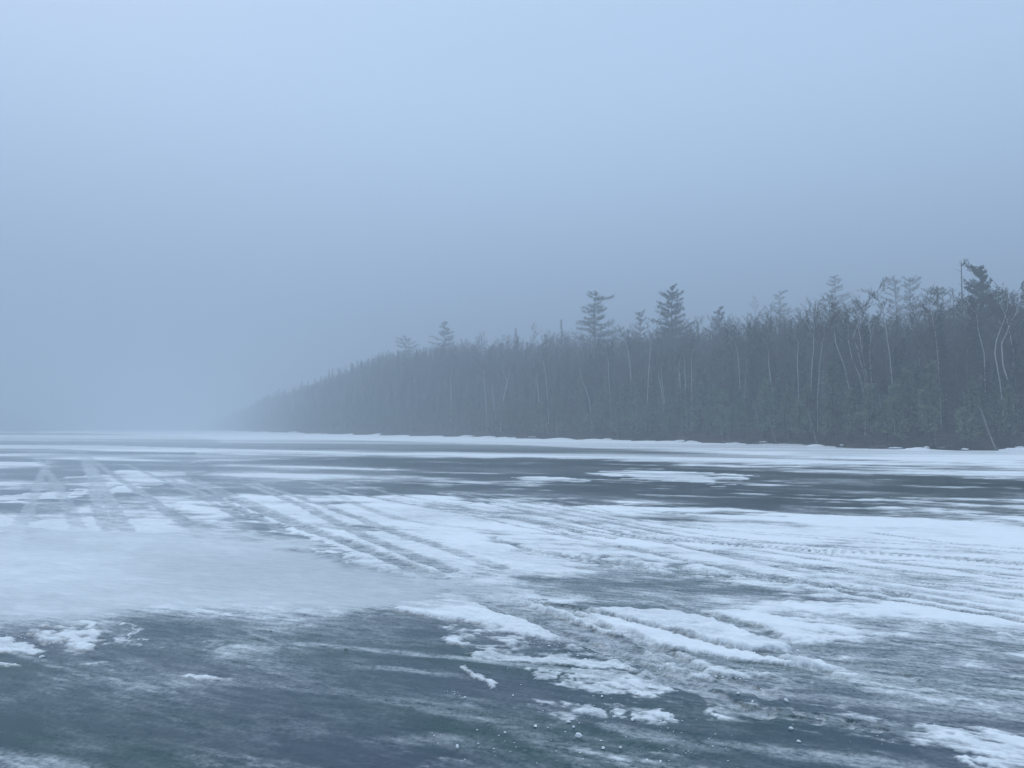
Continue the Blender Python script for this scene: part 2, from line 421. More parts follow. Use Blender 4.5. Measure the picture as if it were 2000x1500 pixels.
track([(330, 935), (400, 965), (480, 1000), (560, 1040)], 0.2, 0.36, 0.8, 0.008, rough=0.3)
track([(350, 930), (444, 970), (525, 1005), (595, 1032), (660, 1052), (760, 1092), (900, 1150), (1030, 1190), (1150, 1240), (1250, 1285), (1330, 1330)], 0.26, 0.33, 0.95, 0.022, 0.03, rough=0.2)
track([(380, 935), (470, 972), (560, 1012), (640, 1045), (740, 1082)], 0.18, 0.36, 0.7, 0.01, rough=0.3)
track([(480, 945), (550, 970), (612, 996), (700, 1044), (800, 1082), (880, 1115)], 0.25, 0.40, 0.95, 0.014, 0.01, rough=0.2)
track([(500, 945), (595, 975), (700, 1012), (770, 1040), (880, 1075), (980, 1110)], 0.22, 0.42, 0.9, 0.014, 0.01, rough=0.25)
track([(640, 960), (735, 1000), (800, 1020), (1000, 1042), (1180, 1046), (1350, 1058)], 0.22, 0.50, 0.7, 0.01, rough=0.3, soft_edge=0.5)
track([(600, 940), (712, 970), (800, 985), (1000, 1012), (1100, 1035), (1200, 1052)], 0.10, 0.40, 0.9, 0.012, 0.008)
track([(680, 940), (770, 966), (900, 990), (1000, 1010), (1140, 1038)], 0.09, 0.36, 0.95, 0.012, 0.008)
track([(860, 962), (940, 980), (1060, 1006), (1160, 1030), (1260, 1050)], 0.12, 0.36, 0.95, 0.014, 0.01)
track([(900, 965), (980, 980), (1100, 1003), (1260, 1035), (1340, 1050)], 0.10, 0.38, 0.9, 0.012, 0.008)
track([(900, 960), (1100, 990), (1250, 1012), (1400, 1030)], 0.08, 0.42, 0.8, 0.010)
track([(1000, 968), (1200, 990), (1400, 1012), (1560, 1030)], 0.08, 0.42, 0.8, 0.010)
track([(960, 1050), (1000, 1064), (1050, 1078), (1180, 1096), (1350, 1118), (1580, 1141), (1720, 1170), (1825, 1184), (2000, 1213), (2300, 1270)], 0.10, 0.34, 0.95, 0.016, 0.010)
track([(1060, 1030), (1140, 1053), (1300, 1085), (1450, 1120), (1600, 1142), (1825, 1170), (2000, 1200), (2300, 1250)], 0.10, 0.36, 0.95, 0.016, 0.010)
track([(1240, 1040), (1350, 1070), (1500, 1103), (1650, 1135), (1850, 1163), (2000, 1188), (2300, 1235)], 0.16, 0.48, 0.8, 0.012, 0.008, soft_edge=0.5)
track([(1180, 1030), (1325, 1048), (1500, 1062), (1700, 1070), (2000, 1083), (2300, 1100)], 0.07, 0.40, 0.8, 0.010)
track([(1340, 1050), (1550, 1088), (1750, 1115), (2000, 1150), (2300, 1190)], 0.07, 0.45, 0.75, 0.010)
track([(1600, 1080), (1800, 1105), (2000, 1135), (2300, 1170)], 0.06, 0.36, 0.85, 0.010)
track([(1700, 1040), (1850, 1062), (2000, 1073), (2300, 1100)], 0.07, 0.34, 0.85, 0.010)
track([(1400, 1075), (1600, 1110), (1800, 1143), (2000, 1168)], 0.07, 0.46, 0.7, 0.008)
# the knobbly tyre prints
track([(1120, 1036), (1250, 1048), (1350, 1058), (1500, 1070), (1650, 1080), (1800, 1088), (2000, 1103), (2300, 1130)], 0.24, 0.24, 1.0, 0.006, tread=0.85, pitch=0.11, rough=0.05)
track([(1300, 1050), (1500, 1066), (1650, 1076), (1800, 1084), (2000, 1098), (2300, 1124)], 0.035, 0.24, 0.9, 0.006, rough=0.1)
track([(1650, 1090), (1800, 1098), (2000, 1114), (2300, 1142)], 0.05, 0.24, 0.9, 0.006, rough=0.1)
track([(1090, 1082), (1190, 1098), (1350, 1113), (1500, 1128), (1625, 1141), (1760, 1160)], 0.24, 0.30, 0.95, 0.006, tread=0.9, pitch=0.16, rough=0.3)
track([(1010, 1075), (1150, 1100), (1300, 1118), (1420, 1132)], 0.22, 0.42, 0.8, 0.006, tread=0.8, pitch=0.14, rough=0.3)
rt = random.Random(8)
for k in range(8):
    f = (k + rt.uniform(-.3, .3)) / 8
    u0, v0 = 640 + 520 * f + rt.uniform(-40, 40), 962 + 22 * f + rt.uniform(-4, 6)
    v1 = 1205 - 150 * f + rt.uniform(-8, 8)
    um, vm = 1320 + rt.uniform(-60, 60), v0 + (v1 - v0) * rt.uniform(.48, .56)
    track([(u0, v0), ((u0 + um) / 2, v0 + (vm - v0) * .46), (um, vm), (1700, vm + (v1 - vm) * .55), (2050, v1), (2400, v1 + 45)],
          rt.choice((.06, .08, .10)), rt.uniform(.26, .42), rt.uniform(.6, .95), 0.005, 0.0)
# tracks that cut the long drifts
track([(923, 1168), (1000, 1196), (1070, 1225), (1140, 1253), (1238, 1290), (1330, 1335), (1480, 1395)], 0.15, 0.30, 0.9, 0.020, 0.02, rough=0.35)
track([(1000, 1168), (1070, 1182), (1175, 1222), (1250, 1255), (1360, 1305), (1500, 1360)], 0.12, 0.32, 0.9, 0.020, 0.02, rough=0.4)
track([(1095, 1183), (1175, 1201), (1260, 1222), (1350, 1246), (1440, 1270), (1540, 1294), (1650, 1320)], 0.10, 0.36, 0.9, 0.022, 0.012, rough=0.25)
track([(1320, 1186), (1377, 1202), (1450, 1226), (1545, 1259), (1640, 1290), (1760, 1325)], 0.22, 0.36, 0.95, 0.022, 0.02, rough=0.35)
track([(1440, 1378), (1540, 1396), (1640, 1412), (1760, 1424)], 0.16, 0.46, 0.85, 0.0, tread=0.8, pitch=0.16, rough=0.4)
# pale scuffs where wheels rolled over bare ice
track([(28, 1276), (112, 1304), (220, 1330), (340, 1352)], 0.07, 0.30, 0.8, 0.0, soft_edge=0.6)
track([(600, 1258), (667, 1264), (780, 1275), (895, 1285), (1035, 1300), (1200, 1322)], 0.07, 0.42, 0.9, 0.0, soft_edge=0.6)
track([(450, 1222), (505, 1243), (560, 1258), (640, 1284)], 0.03, 0.40, 0.9, 0.0, soft_edge=0.8, ends=0.5)
track([(640, 1298), (760, 1305), (860, 1316), (960, 1330)], 0.06, 0.34, 0.8, 0.0, soft_edge=0.8, ends=0.5)
track([(420, 1330), (650, 1347), (790, 1370), (900, 1394), (965, 1410), (1035, 1436), (1120, 1480), (1180, 1540)], 0.14, 0.27, 0.6, 0.0, soft_edge=0.8, rough=.7)
track([(1280, 1330), (1450, 1348), (1600, 1362), (1780, 1380), (2000, 1400)], 0.10, 0.38, 0.8, 0.0, soft_edge=0.7)
track([(1180, 1420), (1330, 1450), (1560, 1472), (1800, 1500)], 0.10, 0.36, 0.8, 0.0, soft_edge=0.7)
track([(-100, 1470), (60, 1488), (150, 1510)], 0.12, 0.42, 0.8, 0.0, soft_edge=0.7)
track([(700, 1450), (840, 1440), (960, 1460)], 0.10, 0.32, 0.6, 0.0, soft_edge=0.9, ends=0.3)

# smooth pale cover blended over everything in the left middle distance
veil = soft_poly([(-900, 1033), (0, 1035), (380, 1037), (520, 1052), (640, 1078), (760, 1110), (900, 1130), (1000, 1140), (1080, 1150), (1000, 1162), (880, 1168), (760, 1182), (600, 1186), (380, 1188), (200, 1196), (0, 1205), (-900, 1240)], 24, 1.3, 1.1)
veil *= 1 - 0.25 * sstep(600, 1050, U)
veil_cover = 0.72 + 0.035 * soft + 0.02 * S
dust += (veil_cover - dust) * veil * 0.86
hard *= 1 - veil * 0.93
veil2 = soft_poly([(-900, 1060), (0, 1050), (240, 1055), (330, 1090), (260, 1150), (0, 1165), (-900, 1180)], 40, 1.3, 0.5)
dust += 0.05 * veil2
Z *= 1 - veil * 0.9

hard *= np.clip(0.86 + 0.07 * soft + 0.06 * streak_b, 0.5, 1)
cover_v = np.clip(1 - (1 - hard) * (1 - dust), 0, 1)
relief = 1 - sstep(20, 60, Y)
Z += hard * TH * 0.55 * (0.85 + 0.12 * np.clip(lump, -1.5, 1.5)) + 0.003 * hard * lump * relief + 0.0015 * dust * mottle * relief + GR * 0.0035 * lump * relief * np.clip(raw * 1.6, 0, 1)
Z = np.maximum(Z, -0.03)
grain_v = np.clip(1.0 - 0.80 * veil, 0, 1)
# small bank of snow heaped against the shore
lsd = poly_sdf(X, Y, LAND)
bank_n = fbm(X, Y, 7.0, 3, 301)
Z += (0.08 + 0.10 * np.clip(bank_n * 2, -0.7, 2)) * sstep(-3.2, -0.3, lsd) * (Y < 1000)
Z = np.where(lsd > 1.2, -0.3, Z)

m_lake, n, l, b = mat('snow_dusted_ice')
at = n.new('ShaderNodeAttribute'); at.attribute_name = 'cover'
geo = n.new('ShaderNodeNewGeometry')
mp = n.new('ShaderNodeMapping'); mp.inputs['Rotation'].default_value = (0, 0, -wa); mp.inputs['Scale'].default_value = (1, 1, 1)
mp.vector_type = 'POINT'
mps = n.new('ShaderNodeVectorMath'); mps.operation = 'MULTIPLY'; mps.inputs[1].default_value = (0.28, 1.0, 1.0)
l.new(geo.outputs['Position'], mp.inputs[0]); l.new(mp.outputs[0], mps.inputs[0])
nf = n.new('ShaderNodeTexNoise'); nf.inputs['Scale'].default_value = 14.0; nf.inputs['Detail'].default_value = 7; nf.inputs['Roughness'].default_value = 0.68
l.new(mps.outputs[0], nf.inputs['Vector'])
nl = n.new('ShaderNodeTexNoise'); nl.inputs['Scale'].default_value = 1.3; nl.inputs['Detail'].default_value = 4
l.new(mps.outputs[0], nl.inputs['Vector'])
ng = n.new('ShaderNodeTexNoise'); ng.inputs['Scale'].default_value = 30.0; ng.inputs['Detail'].default_value = 6; ng.inputs['Roughness'].default_value = 0.7
l.new(geo.outputs['Position'], ng.inputs['Vector'])

def math_node(op, a, bb, clamp=False):
    q = n.new('ShaderNodeMath'); q.operation = op; q.use_clamp = clamp
    for i, s in enumerate((a, bb)):
        if s is None: continue
        if isinstance(s, (int, float)): q.inputs[i].default_value = s
        else: l.new(s, q.inputs[i])
    return q.outputs[0]
cv = at.outputs['Fac']
inv = math_node('SUBTRACT', 1.0, cv)
edge = math_node('MULTIPLY', math_node('MULTIPLY', cv, inv), 4.0)
atg = n.new('ShaderNodeAttribute'); atg.attribute_name = 'grain'
nsum = math_node('ADD', math_node('MULTIPLY', math_node('SUBTRACT', nf.outputs['Fac'], 0.5), 1.5), math_node('MULTIPLY', math_node('SUBTRACT', ng.outputs['Fac'], 0.5), 1.3))
nn = math_node('MULTIPLY', nsum, atg.outputs['Fac'])
cov2 = math_node('ADD', cv, math_node('MULTIPLY', nn, edge), True)
# ice colour: deep blue-green with cloudier bands
ri = n.new('ShaderNodeValToRGB')
ri.color_ramp.elements[0].position = 0.36; ri.color_ramp.elements[0].color = (0.005, 0.042, 0.044, 1)
ri.color_ramp.elements[1].position = 0.66; ri.color_ramp.elements[1].color = (0.030, 0.050, 0.076, 1)
l.new(nl.outputs['Fac'], ri.inputs[0])
rs = n.new('ShaderNodeValToRGB')
rs.color_ramp.elements[0].position = 0.2; rs.color_ramp.elements[0].color = (0.74, 0.78, 0.82, 1)
rs.color_ramp.elements[1].position = 0.7; rs.color_ramp.elements[1].color = (0.86, 0.88, 0.90, 1)
l.new(nf.outputs['Fac'], rs.inputs[0])
b.inputs['Roughness'].default_value = 0.15
b.inputs['IOR'].default_value = 1.31
l.new(ri.outputs[0], b.inputs['Base Color'])
bi = n.new('ShaderNodeBump'); bi.inputs['Strength'].default_value = 0.06; bi.inputs['Distance'].default_value = 0.01
l.new(nf.outputs['Fac'], bi.inputs['Height']); l.new(bi.outputs[0], b.inputs['Normal'])
bs = n.new('ShaderNodeBsdfPrincipled')
bs.inputs['Roughness'].default_value = 0.95
bs.inputs['Specular IOR Level'].default_value = 0.15
l.new(rs.outputs[0], bs.inputs['Base Color'])
b2 = n.new('ShaderNodeBump'); b2.inputs['Strength'].default_value = 0.6; b2.inputs['Distance'].default_value = 0.012
hsum = math_node('ADD', nf.outputs['Fac'], math_node('MULTIPLY', ng.outputs['Fac'], 0.5))
l.new(hsum, b2.inputs['Height']); l.new(b2.outputs[0], bs.inputs['Normal'])
mx = n.new('ShaderNodeMixShader')
l.new(cov2, mx.inputs[0]); l.new(b.outputs[0], mx.inputs[1]); l.new(bs.outputs[0], mx.inputs[2])
l.new(mx.outputs[0], n['Material Output'].inputs['Surface'])

def grid_object(name, face_mask, kind, label):
    """the faces of the lake grid picked by face_mask as one mesh"""
    r, c = np.nonzero(face_mask)
    i0 = r * NC + c
    quads = np.stack([i0, i0 + 1, i0 + NC + 1, i0 + NC], 1)
    used, invq = np.unique(quads.ravel(), return_inverse=True)
    quads = invq.reshape(-1, 4)
    me = bpy.data.meshes.new(name)
    nv, nf_ = len(used), len(quads)
    me.vertices.add(nv); me.loops.add(nf_ * 4); me.polygons.add(nf_)
    co = np.stack([X[used], Y[used], Z[used]], 1).astype(np.float32)
    me.vertices.foreach_set('co', co.ravel())
    me.loops.foreach_set('vertex_index', quads.ravel().astype(np.int32))
    me.polygons.foreach_set('loop_start', (np.arange(nf_) * 4).astype(np.int32))
    me.polygons.foreach_set('use_smooth', np.ones(nf_, dtype=bool))
    me.update(calc_edges=True)
    a_ = me.attributes.new('cover', 'FLOAT', 'POINT')
    a_.data.foreach_set('value', cover_v[used].astype(np.float32))
    a_ = me.attributes.new('grain', 'FLOAT', 'POINT')
    a_.data.foreach_set('value', grain_v[used].astype(np.float32))
    me.materials.append(m_lake)
    o = bpy.data.objects.new(name, me)
    C.objects.link(o)
    o['kind'] = kind; o['label'] = label
    return o

hq = hard.reshape(NR, NC)
fm = (hq[:-1, :-1] + hq[1:, :-1] + hq[:-1, 1:] + hq[1:, 1:]) / 4 > 0.5
lq = lsd.reshape(NR, NC)
keep = ~((lq[:-1, :-1] > 4) & (lq[1:, :-1] > 4) & (lq[:-1, 1:] > 4) & (lq[1:, 1:] > 4))
grid_object('lake_ice', (~fm) & keep, 'structure', 'frozen lake of dark blue-grey ice dusted with powder and crossed by wheel tracks')
grid_object('snow_cover', fm & keep, 'stuff', 'wind-blown white snow lying in streaks and drifts on the lake ice')

# the rest of the frozen lake round the camera, out of sight: beside, behind and beyond
def sheet():
    ny, fy = float(dist[0]), float(dist[-1])
    a = 0.90
    v = [(-a * ny, ny, 0), (a * ny, ny, 0), (a * fy, fy, 0), (-a * fy, fy, 0), (-a * fy, -1500, 0), (a * fy, -1500, 0), (-3000, fy, 0), (-3000, -1500, 0), (3000, fy, 0), (3000, -1500, 0),
         (-3000, 3300, 0), (3000, 3300, 0), (-a * fy, 3300, 0), (a * fy, 3300, 0)]
    f = [(4, 5, 1, 0), (4, 0, 3), (5, 2, 1), (7, 4, 3, 6), (5, 9, 8, 2), (6, 3, 12, 10), (3, 2, 13, 12), (2, 8, 11, 13)]
    me = bpy.data.meshes.new('outer_lake_ice')
    me.from_pydata(v, [], f)
    at_ = me.attributes.new('cover', 'FLOAT', 'POINT')
    at_.data.foreach_set('value', [0.5] * len(v))
    me.materials.append(m_lake)
    o = bpy.data.objects.new('outer_lake_ice', me); C.objects.link(o)
    o['kind'] = 'structure'; o['label'] = 'the frozen lake beyond the picture, half covered in snow'
sheet()

# ------------------------------------------------------------------ hillside
m_hill = simple_mat('forest_floor', (0.030, 0.026, 0.022), (0.075, 0.060, 0.050), 0.8, 0.95, 0.5)
gx = np.arange(-470, 262, 2.7); gy = np.concatenate([np.arange(-10, 330, 2.7), np.arange(330, 1250, 8)])
GX, GY = np.meshgrid(gx, gy)
GZ, GS = terrain(GX.ravel(), GY.ravel())
GZ = np.where(GS > 0.2, GZ + 0.15 * fbm(GX.ravel(), GY.ravel(), 3.0, 2, 9), GZ)
nvx = len(gx)
hf = [(r * nvx + c, r * nvx + c + 1, (r + 1) * nvx + c + 1, (r + 1) * nvx + c) for r in range(len(gy) - 1) for c in range(nvx - 1)
      if GS[r * nvx + c] > -6]
hill = link_mesh('hillside', np.stack([GX.ravel(), GY.ravel(), GZ], 1), hf, m_hill, smooth=True)
tag(hill, 'low wooded hillside rising behind the frozen lake', kind='structure')

# ------------------------------------------------------------------ tree building
m_cedar = simple_mat('cedar_foliage', (0.085, 0.118, 0.072), (0.180, 0.205, 0.135), 1.6, 0.9)
m_spruce = simple_mat('spruce_needles', (0.024, 0.036, 0.020), (0.060, 0.074, 0.042), 1.3, 0.9)
m_pine = simple_mat('pine_needles', (0.028, 0.042, 0.028), (0.066, 0.082, 0.056), 1.3, 0.9)
m_twig = simple_mat('bare_twigs', (0.050, 0.040, 0.028), (0.105, 0.085, 0.066), 1.0, 0.9)
m_birch = simple_mat('birch_bark', (0.12, 0.115, 0.11), (0.50, 0.49, 0.47), 3.0, 0.7, stretch=(1, 1, 2.5), contrast=(0.3, 0.46))
m_bark = simple_mat('grey_bark', (0.045, 0.040, 0.036), (0.12, 0.11, 0.10), 5.0, 0.9, 0.3)
m_aspen = simple_mat('pale_bark', (0.12, 0.115, 0.10), (0.26, 0.25, 0.23), 4.0, 0.8)
m_pale = simple_mat('pale_birch_bark', (0.13, 0.12, 0.115), (0.42, 0.41, 0.39), 2.0, 0.8, contrast=(.45, .62))
m_snag = simple_mat('weathered_wood', (0.10, 0.09, 0.085), (0.22, 0.20, 0.19), 6.0, 0.9)

class MB:
    def __init__(s): s.v = []; s.f = []
    def tube(s, pts, radii, k=5, cap=True):
        pts = [Vector(p) for p in pts]
        base = len(s.v)
        for i, p in enumerate(pts):
            d = (pts[min(i + 1, len(pts) - 1)] - pts[max(i - 1, 0)]).normalized()
            a = d.cross(Vector((0.3, 1, 0.1))).normalized() if abs(d.y) < 0.9 else d.cross(Vector((1, 0, 0.2))).normalized()
            b_ = d.cross(a)
            for j in range(k):
                t = 2 * math.pi * j / k
                s.v.append(p + (a * math.cos(t) + b_ * math.sin(t)) * radii[i])
        for i in range(len(pts) - 1):
            for j in range(k):
                j2 = (j + 1) % k
                s.f.append((base + i * k + j, base + i * k + j2, base + (i + 1) * k + j2, base + (i + 1) * k + j))
        if cap:
            s.f.append(tuple(base + (len(pts) - 1) * k + j for j in range(k)))
    def tri(s, p, d, w, up):
        """a spray: long thin triangle from p along d"""
        side = d.cross(up)
        if side.length < 1e-4: side = d.orthogonal()
        side.normalize()
        q = len(s.v)
        s.v += [p - side * w * .5, p + side * w * .5, p + d]
        s.f.append((q, q + 1, q + 2))
    def quad(s, p, d, w, up):
        side = d.cross(up)
        if side.length < 1e-4: side = d.orthogonal()
        side.normalize()
        q = len(s.v)
        s.v += [p, p + d * .45 - side * w * .5, p + d, p + d * .5 + side * w * .5]
        s.f.append((q, q + 1, q + 2, q + 3))
    def build(s, name, material, parent=None):
        return link_mesh(name, s.v, s.f, material, parent)

def rv(rng, a=1.0):
    return Vector((rng.uniform(-a, a), rng.uniform(-a, a), rng.uniform(-a, a)))

def trunk_line(rng, H, bend=0.3, lean=(0, 0), n=8):
    pts = []
    ox = oy = 0.0
    a1, a2 = rng.uniform(0, 6.28), rng.uniform(0, 6.28)
    for i in range(n + 1):
        t = i / n
        pts.append(Vector((lean[0] * t + bend * math.sin(a1 + t * 4.1) * t, lean[1] * t + bend * math.sin(a2 + t * 3.3) * t, H * t - 0.3 * (i == 0))))
    return pts

def along(pts, t):
    x = max(0, min(0.9999, t)) * (len(pts) - 1)
    i = int(x)
    return pts[i].lerp(pts[i + 1], x - i)

def mesh_cedar(seed, H=5.0, Rm=1.25):
    rng = random.Random(seed)
    line = trunk_line(rng, H, 0.15, (rng.uniform(-.3, .3), 0))
    t = MB(); t.tube(line, [0.11 * (1 - 0.85 * i / 8) + 0.01 for i in range(9)], 6)
    c = MB()
    bot = rng.uniform(0.10, 0.26)
    lobes = [(rng.uniform(0, 6.28), rng.uniform(.75, 1.2)) for _ in range(14)]
    nb = int(95 * H / 5)
    for i in range(nb):
        u = i / nb
        h = bot + (1 - bot) * u ** 0.9
        prof = (1 - u) ** 0.75 * (0.55 + 0.45 * min(1, u * 5 + 0.3))
        lb = lobes[int(u * 13.9)]
        az = rng.uniform(0, 6.28)
        L = Rm * prof * rng.uniform(0.55, 1.12) * (1 + 0.28 * math.cos(az - lb[0])) * lb[1] + 0.10
        p0 = along(line, h)
        dr = Vector((math.cos(az), math.sin(az), rng.uniform(-0.15, 0.35))).normalized()
        p1 = p0 + dr * L * 0.6 + Vector((0, 0, 0.02)); p2 = p0 + dr * L + Vector((0, 0, -0.12 * L + rng.uniform(0, .25)))
        c.tri(p0, p2 - p0, 0.04, Vector((0, 0, 1)))
        for k in range(9):
            q = rng.uniform(0.25, 1.0)
            pp = p0.lerp(p1, q / .6) if q < .6 else p1.lerp(p2, (q - .6) / .4)
            pp = pp + rv(rng, .09)
            dd = (dr * 0.6 + rv(rng, .7) + Vector((0, 0, -0.15))).normalized() * rng.uniform(.14, .30)
            c.quad(pp, dd * 1.15, rng.uniform(.09, .17), rv(rng).normalized())
    return t, c

def mesh_spruce(seed, H=9.0, Rm=1.1):
    rng = random.Random(seed)
    line = trunk_line(rng, H, 0.08)
    t = MB(); t.tube(line, [0.12 * (1 - 0.92 * i / 8) + 0.006 for i in range(9)], 5)
    c = MB()
    nb = int(13 * H)
    for i in range(nb):
        u = i / nb
        h = 0.08 + 0.92 * u
        L = Rm * (1 - u) ** 0.85 * rng.uniform(.55, 1.1) * (1.0 if int(u * H * 2.4) % 2 else .72) + 0.05
        az = rng.uniform(0, 6.28)
        p0 = along(line, h)
        dr = Vector((math.cos(az), math.sin(az), -0.12 + 0.4 * u)).normalized()
        for k in range(7):
            q = (k + .5) / 7
            pp = p0 + dr * L * q + Vector((0, 0, -0.18 * L * q * q))
            dd = (dr * .8 + rv(rng, .65) + Vector((0, 0, -.25))).normalized() * rng.uniform(.16, .34)
            c.quad(pp, dd, rng.uniform(.06, .12), rv(rng).normalized())
    c.tri(line[-1] - Vector((0, 0, .4)), Vector((0, 0, .75)), .07, Vector((1, 0, 0)))
    return t, c

def limb(rng, c, p, d, L, w, level):
    """thin branching twigs"""
    q = p + d * L
    mid = p + d * L * .5 + rv(rng, .06 * L)
    if level >= 1:
        c.tube([p, mid, q], [w, w * .7, w * .35], 3, cap=False)
    else:
        c.tri(p, q - p, w * 2, rv(rng).normalized()); return
    nsub = {3: 5, 2: 6, 1: 8}[level]
    for k in range(nsub):
        s_ = rng.uniform(.3, 1.0)
        pp = p.lerp(mid, s_ * 2) if s_ < .5 else mid.lerp(q, s_ * 2 - 1)
        dd = (d * 1.0 + rv(rng, .75) + Vector((0, 0, .25))).normalized()
        limb(rng, c, pp, dd, L * rng.uniform(.38, .62), max(w * .5, .012), level - 1)

def mesh_bare(seed, H=11.0, Rm=1.8, tw=0.12, bend=0.5, start=0.4):
    rng = random.Random(seed)
    line = trunk_line(rng, H, bend, (rng.uniform(-.6, .6), rng.uniform(-.4, .4)), 9)
    t = MB(); t.tube(line, [tw * (1 - 0.85 * i / 9) + 0.008 for i in range(10)], 5)
    c = MB()
    nb = 27
    for i in range(nb):
        u = i / (nb - 1)
        p0 = along(line, start + (1 - start) * u)
        az = rng.uniform(0, 6.28)
        L = Rm * (1.05 - .62 * u * u) * rng.uniform(.6, 1.15)
        d = Vector((math.cos(az), math.sin(az), rng.uniform(.7, 1.5))).normalized()
        limb(rng, c, p0, d, L, .026 * (1.2 - u * .6), 2)
    return t, c

def add_pine_branch(rng, c, p0, az, L, rise, dens=1.0, tuft=0.34):
    dr = Vector((math.cos(az), math.sin(az), rise)).normalized()
    p1 = p0 + dr * L * .55 + Vector((0, 0, -.05 * L)); p2 = p0 + dr * L + Vector((0, 0, .10 * L))
    c.tube([p0, p1, p2], [.05, .035, .012], 3, cap=False)
    nt = int((10 + 17 * L) * dens)
    for k in range(nt):
        q = rng.uniform(.22, 1.02)
        pp = p0.lerp(p1, q / .55) if q < .55 else p1.lerp(p2, (q - .55) / .45)
        sidev = Vector((-dr.y, dr.x, 0))
        pp = pp + sidev * rng.gauss(0, .20 * L * q) + Vector((0, 0, rng.uniform(-.15, .28)))
        for _ in range(3):
            dd = (Vector((0, 0, .25)) + dr * .5 + rv(rng, .9)).normalized() * rng.uniform(tuft * .5, tuft)
            c.quad(pp, dd, tuft * .30, rv(rng).normalized())

def mesh_pine(seed, H, layers, tw=0.28, bend=0.25, top_tuft=True, dens=1.0, dead_low=5):
    """layers: (height fraction, length left, length right, rise, how many branches)"""
    rng = random.Random(seed)
    line = trunk_line(rng, H, bend, (0, 0), 10)
    t = MB(); t.tube(line, [tw * (1 - 0.88 * i / 10) + 0.01 for i in range(11)], 7)
    c = MB()
    for (h, ll, lr, rise, nb) in layers:
        for k in range(nb):
            az = 2 * math.pi * (k + rng.uniform(-.3, .3)) / nb
            cx = math.cos(az)
            if rng.random() < .12: continue
            L = (lr if cx > 0 else ll) * (abs(cx) * .6 + .4) * rng.uniform(.5, 1.25) * 1.25 + .25
            add_pine_branch(rng, c, along(line, min(.985, h + rng.uniform(-.034, .034))), az, L, rise + rng.uniform(-.16, .2), dens)
    if top_tuft:
        for k in range(30):
            p = along(line, .985) + rv(rng, .25)
            c.quad(p, (Vector((0, 0, 1)) + rv(rng, .9)).normalized() * .35, .12, rv(rng).normalized())
    for k in range(dead_low):
        h = rng.uniform(.3, .5); az = rng.uniform(0, 6.28)
        d = Vector((math.cos(az), math.sin(az), .1)).normalized()
        p = along(line, h)
        t.tube([p, p + d * 1.0, p + d * 1.5 + Vector((0, 0, -.2))], [.03, .02, .008], 3)
    return t, c

def make_tree(name, pair, tmat, cmat, cat='tree'):
    root = bpy.data.objects.new(name, None)
    C.objects.link(root)
    root.empty_display_size = 0.5
    root['category'] = cat
    pair[0].build('trunk', tmat, root)
    pair[1].build('crown', cmat, root)
    return root

def copy_tree(root):
    r = root.copy(); C.objects.link(r)
    for ch in root.children:
        c2 = ch.copy(); C.objects.link(c2); c2.parent = r
    return r

# ------------------------------------------------------------------ landmark pines on the ridge
def tz(x, y):
    return float(terrain(np.array([x]), np.array([y]))[0][0])

def plant_top(u, vtop, Ydist, builder, name, tmat, cmat, label, base_drop=0.0):
    """a tree whose tip stands over pixel (u, vtop) at distance Ydist; builder(H) makes the meshes"""
    tip = at_depth(u, vtop, Ydist)
    z0 = tz(tip[0], tip[1])
    H = tip[2] - z0
    root = make_tree(name, builder(H), tmat, cmat)
    root.location = (tip[0], tip[1], z0)
    tag(root, label, 'tree', 'tall trees standing above the forest canopy')
    return root

def flat_layers(rng, h0, h1, n_, wl, wr, rise=0.02, nb=6, taper=0.45):
    out = []
    for i in range(n_):
        q = i / max(1, n_ - 1)
        w = 1 - taper * q ** 1.5
        j = rng.uniform(.65, 1.15); j2 = rng.uniform(.65, 1.15)
        out.append((h0 + (h1 - h0) * q, wl * w * j, wr * w * j2, rise + .15 * q, nb))
    return out

rg = random.Random(5)
plant_top(1162, 573, 165, lambda H: mesh_pine(11, H, flat_layers(rg, .52, .97, 11, 3.3, 4.4, -.02, 7, .55)), 'white_pine', m_bark, m_pine,
          'tall pine with wide flat layered branches above the middle of the misty ridge')
plant_top(1312, 560, 140, lambda H: mesh_pine(12, H, [(.42, 3.2, 3.2, .1, 9), (.48, 3.4, 3.2, .1, 9), (.54, 3.2, 3.0, .1, 9), (.60, 2.8, 2.8, .1, 9), (.66, 3.4, 2.2, .1, 8), (.71, 1.8, 2.0, .15, 8), (.76, 2.8, 1.9, .15, 8),
          (.81, 1.0, 1.8, .2, 7), (.86, 1.9, 1.5, .25, 7), (.90, 1.3, 1.4, .3, 7), (.94, 1.2, .8, .5, 6), (.98, .6, .5, .8, 6)], dens=1.3), 'white_pine', m_bark, m_pine,
          'dark pointed pine with ragged left side rising highest in the middle of the ridge')
plant_top(870, 628, 235, lambda H: mesh_pine(13, H, flat_layers(rg, .45, .96, 10, 3.8, 3.8, .05, 8, .85), dens=1.1), 'white_pine', m_bark, m_pine,
          'faint pyramid shaped pine standing alone near the left end of the forest')
plant_top(793, 657, 255, lambda H: mesh_pine(14, H, flat_layers(rg, .5, .94, 6, 4.6, 4.6, .1, 7, .45)), 'white_pine', m_bark, m_pine,
          'small rounded faint tree top left of the pyramid shaped pine')
plant_top(1250, 610, 190, lambda H: mesh_pine(15, H, flat_layers(rg, .55, .96, 8, 1.8, 1.8, .3, 6, .5)), 'white_pine', m_bark, m_twig,
          'small narrow pale tree just left of the dark pointed pine')
plant_top(1198, 628, 176, lambda H: mesh_bare(16, H, 1.8, .14), 'bare_tree', m_aspen, m_twig,
          'thin bare tree close to the right of the flat layered pine')
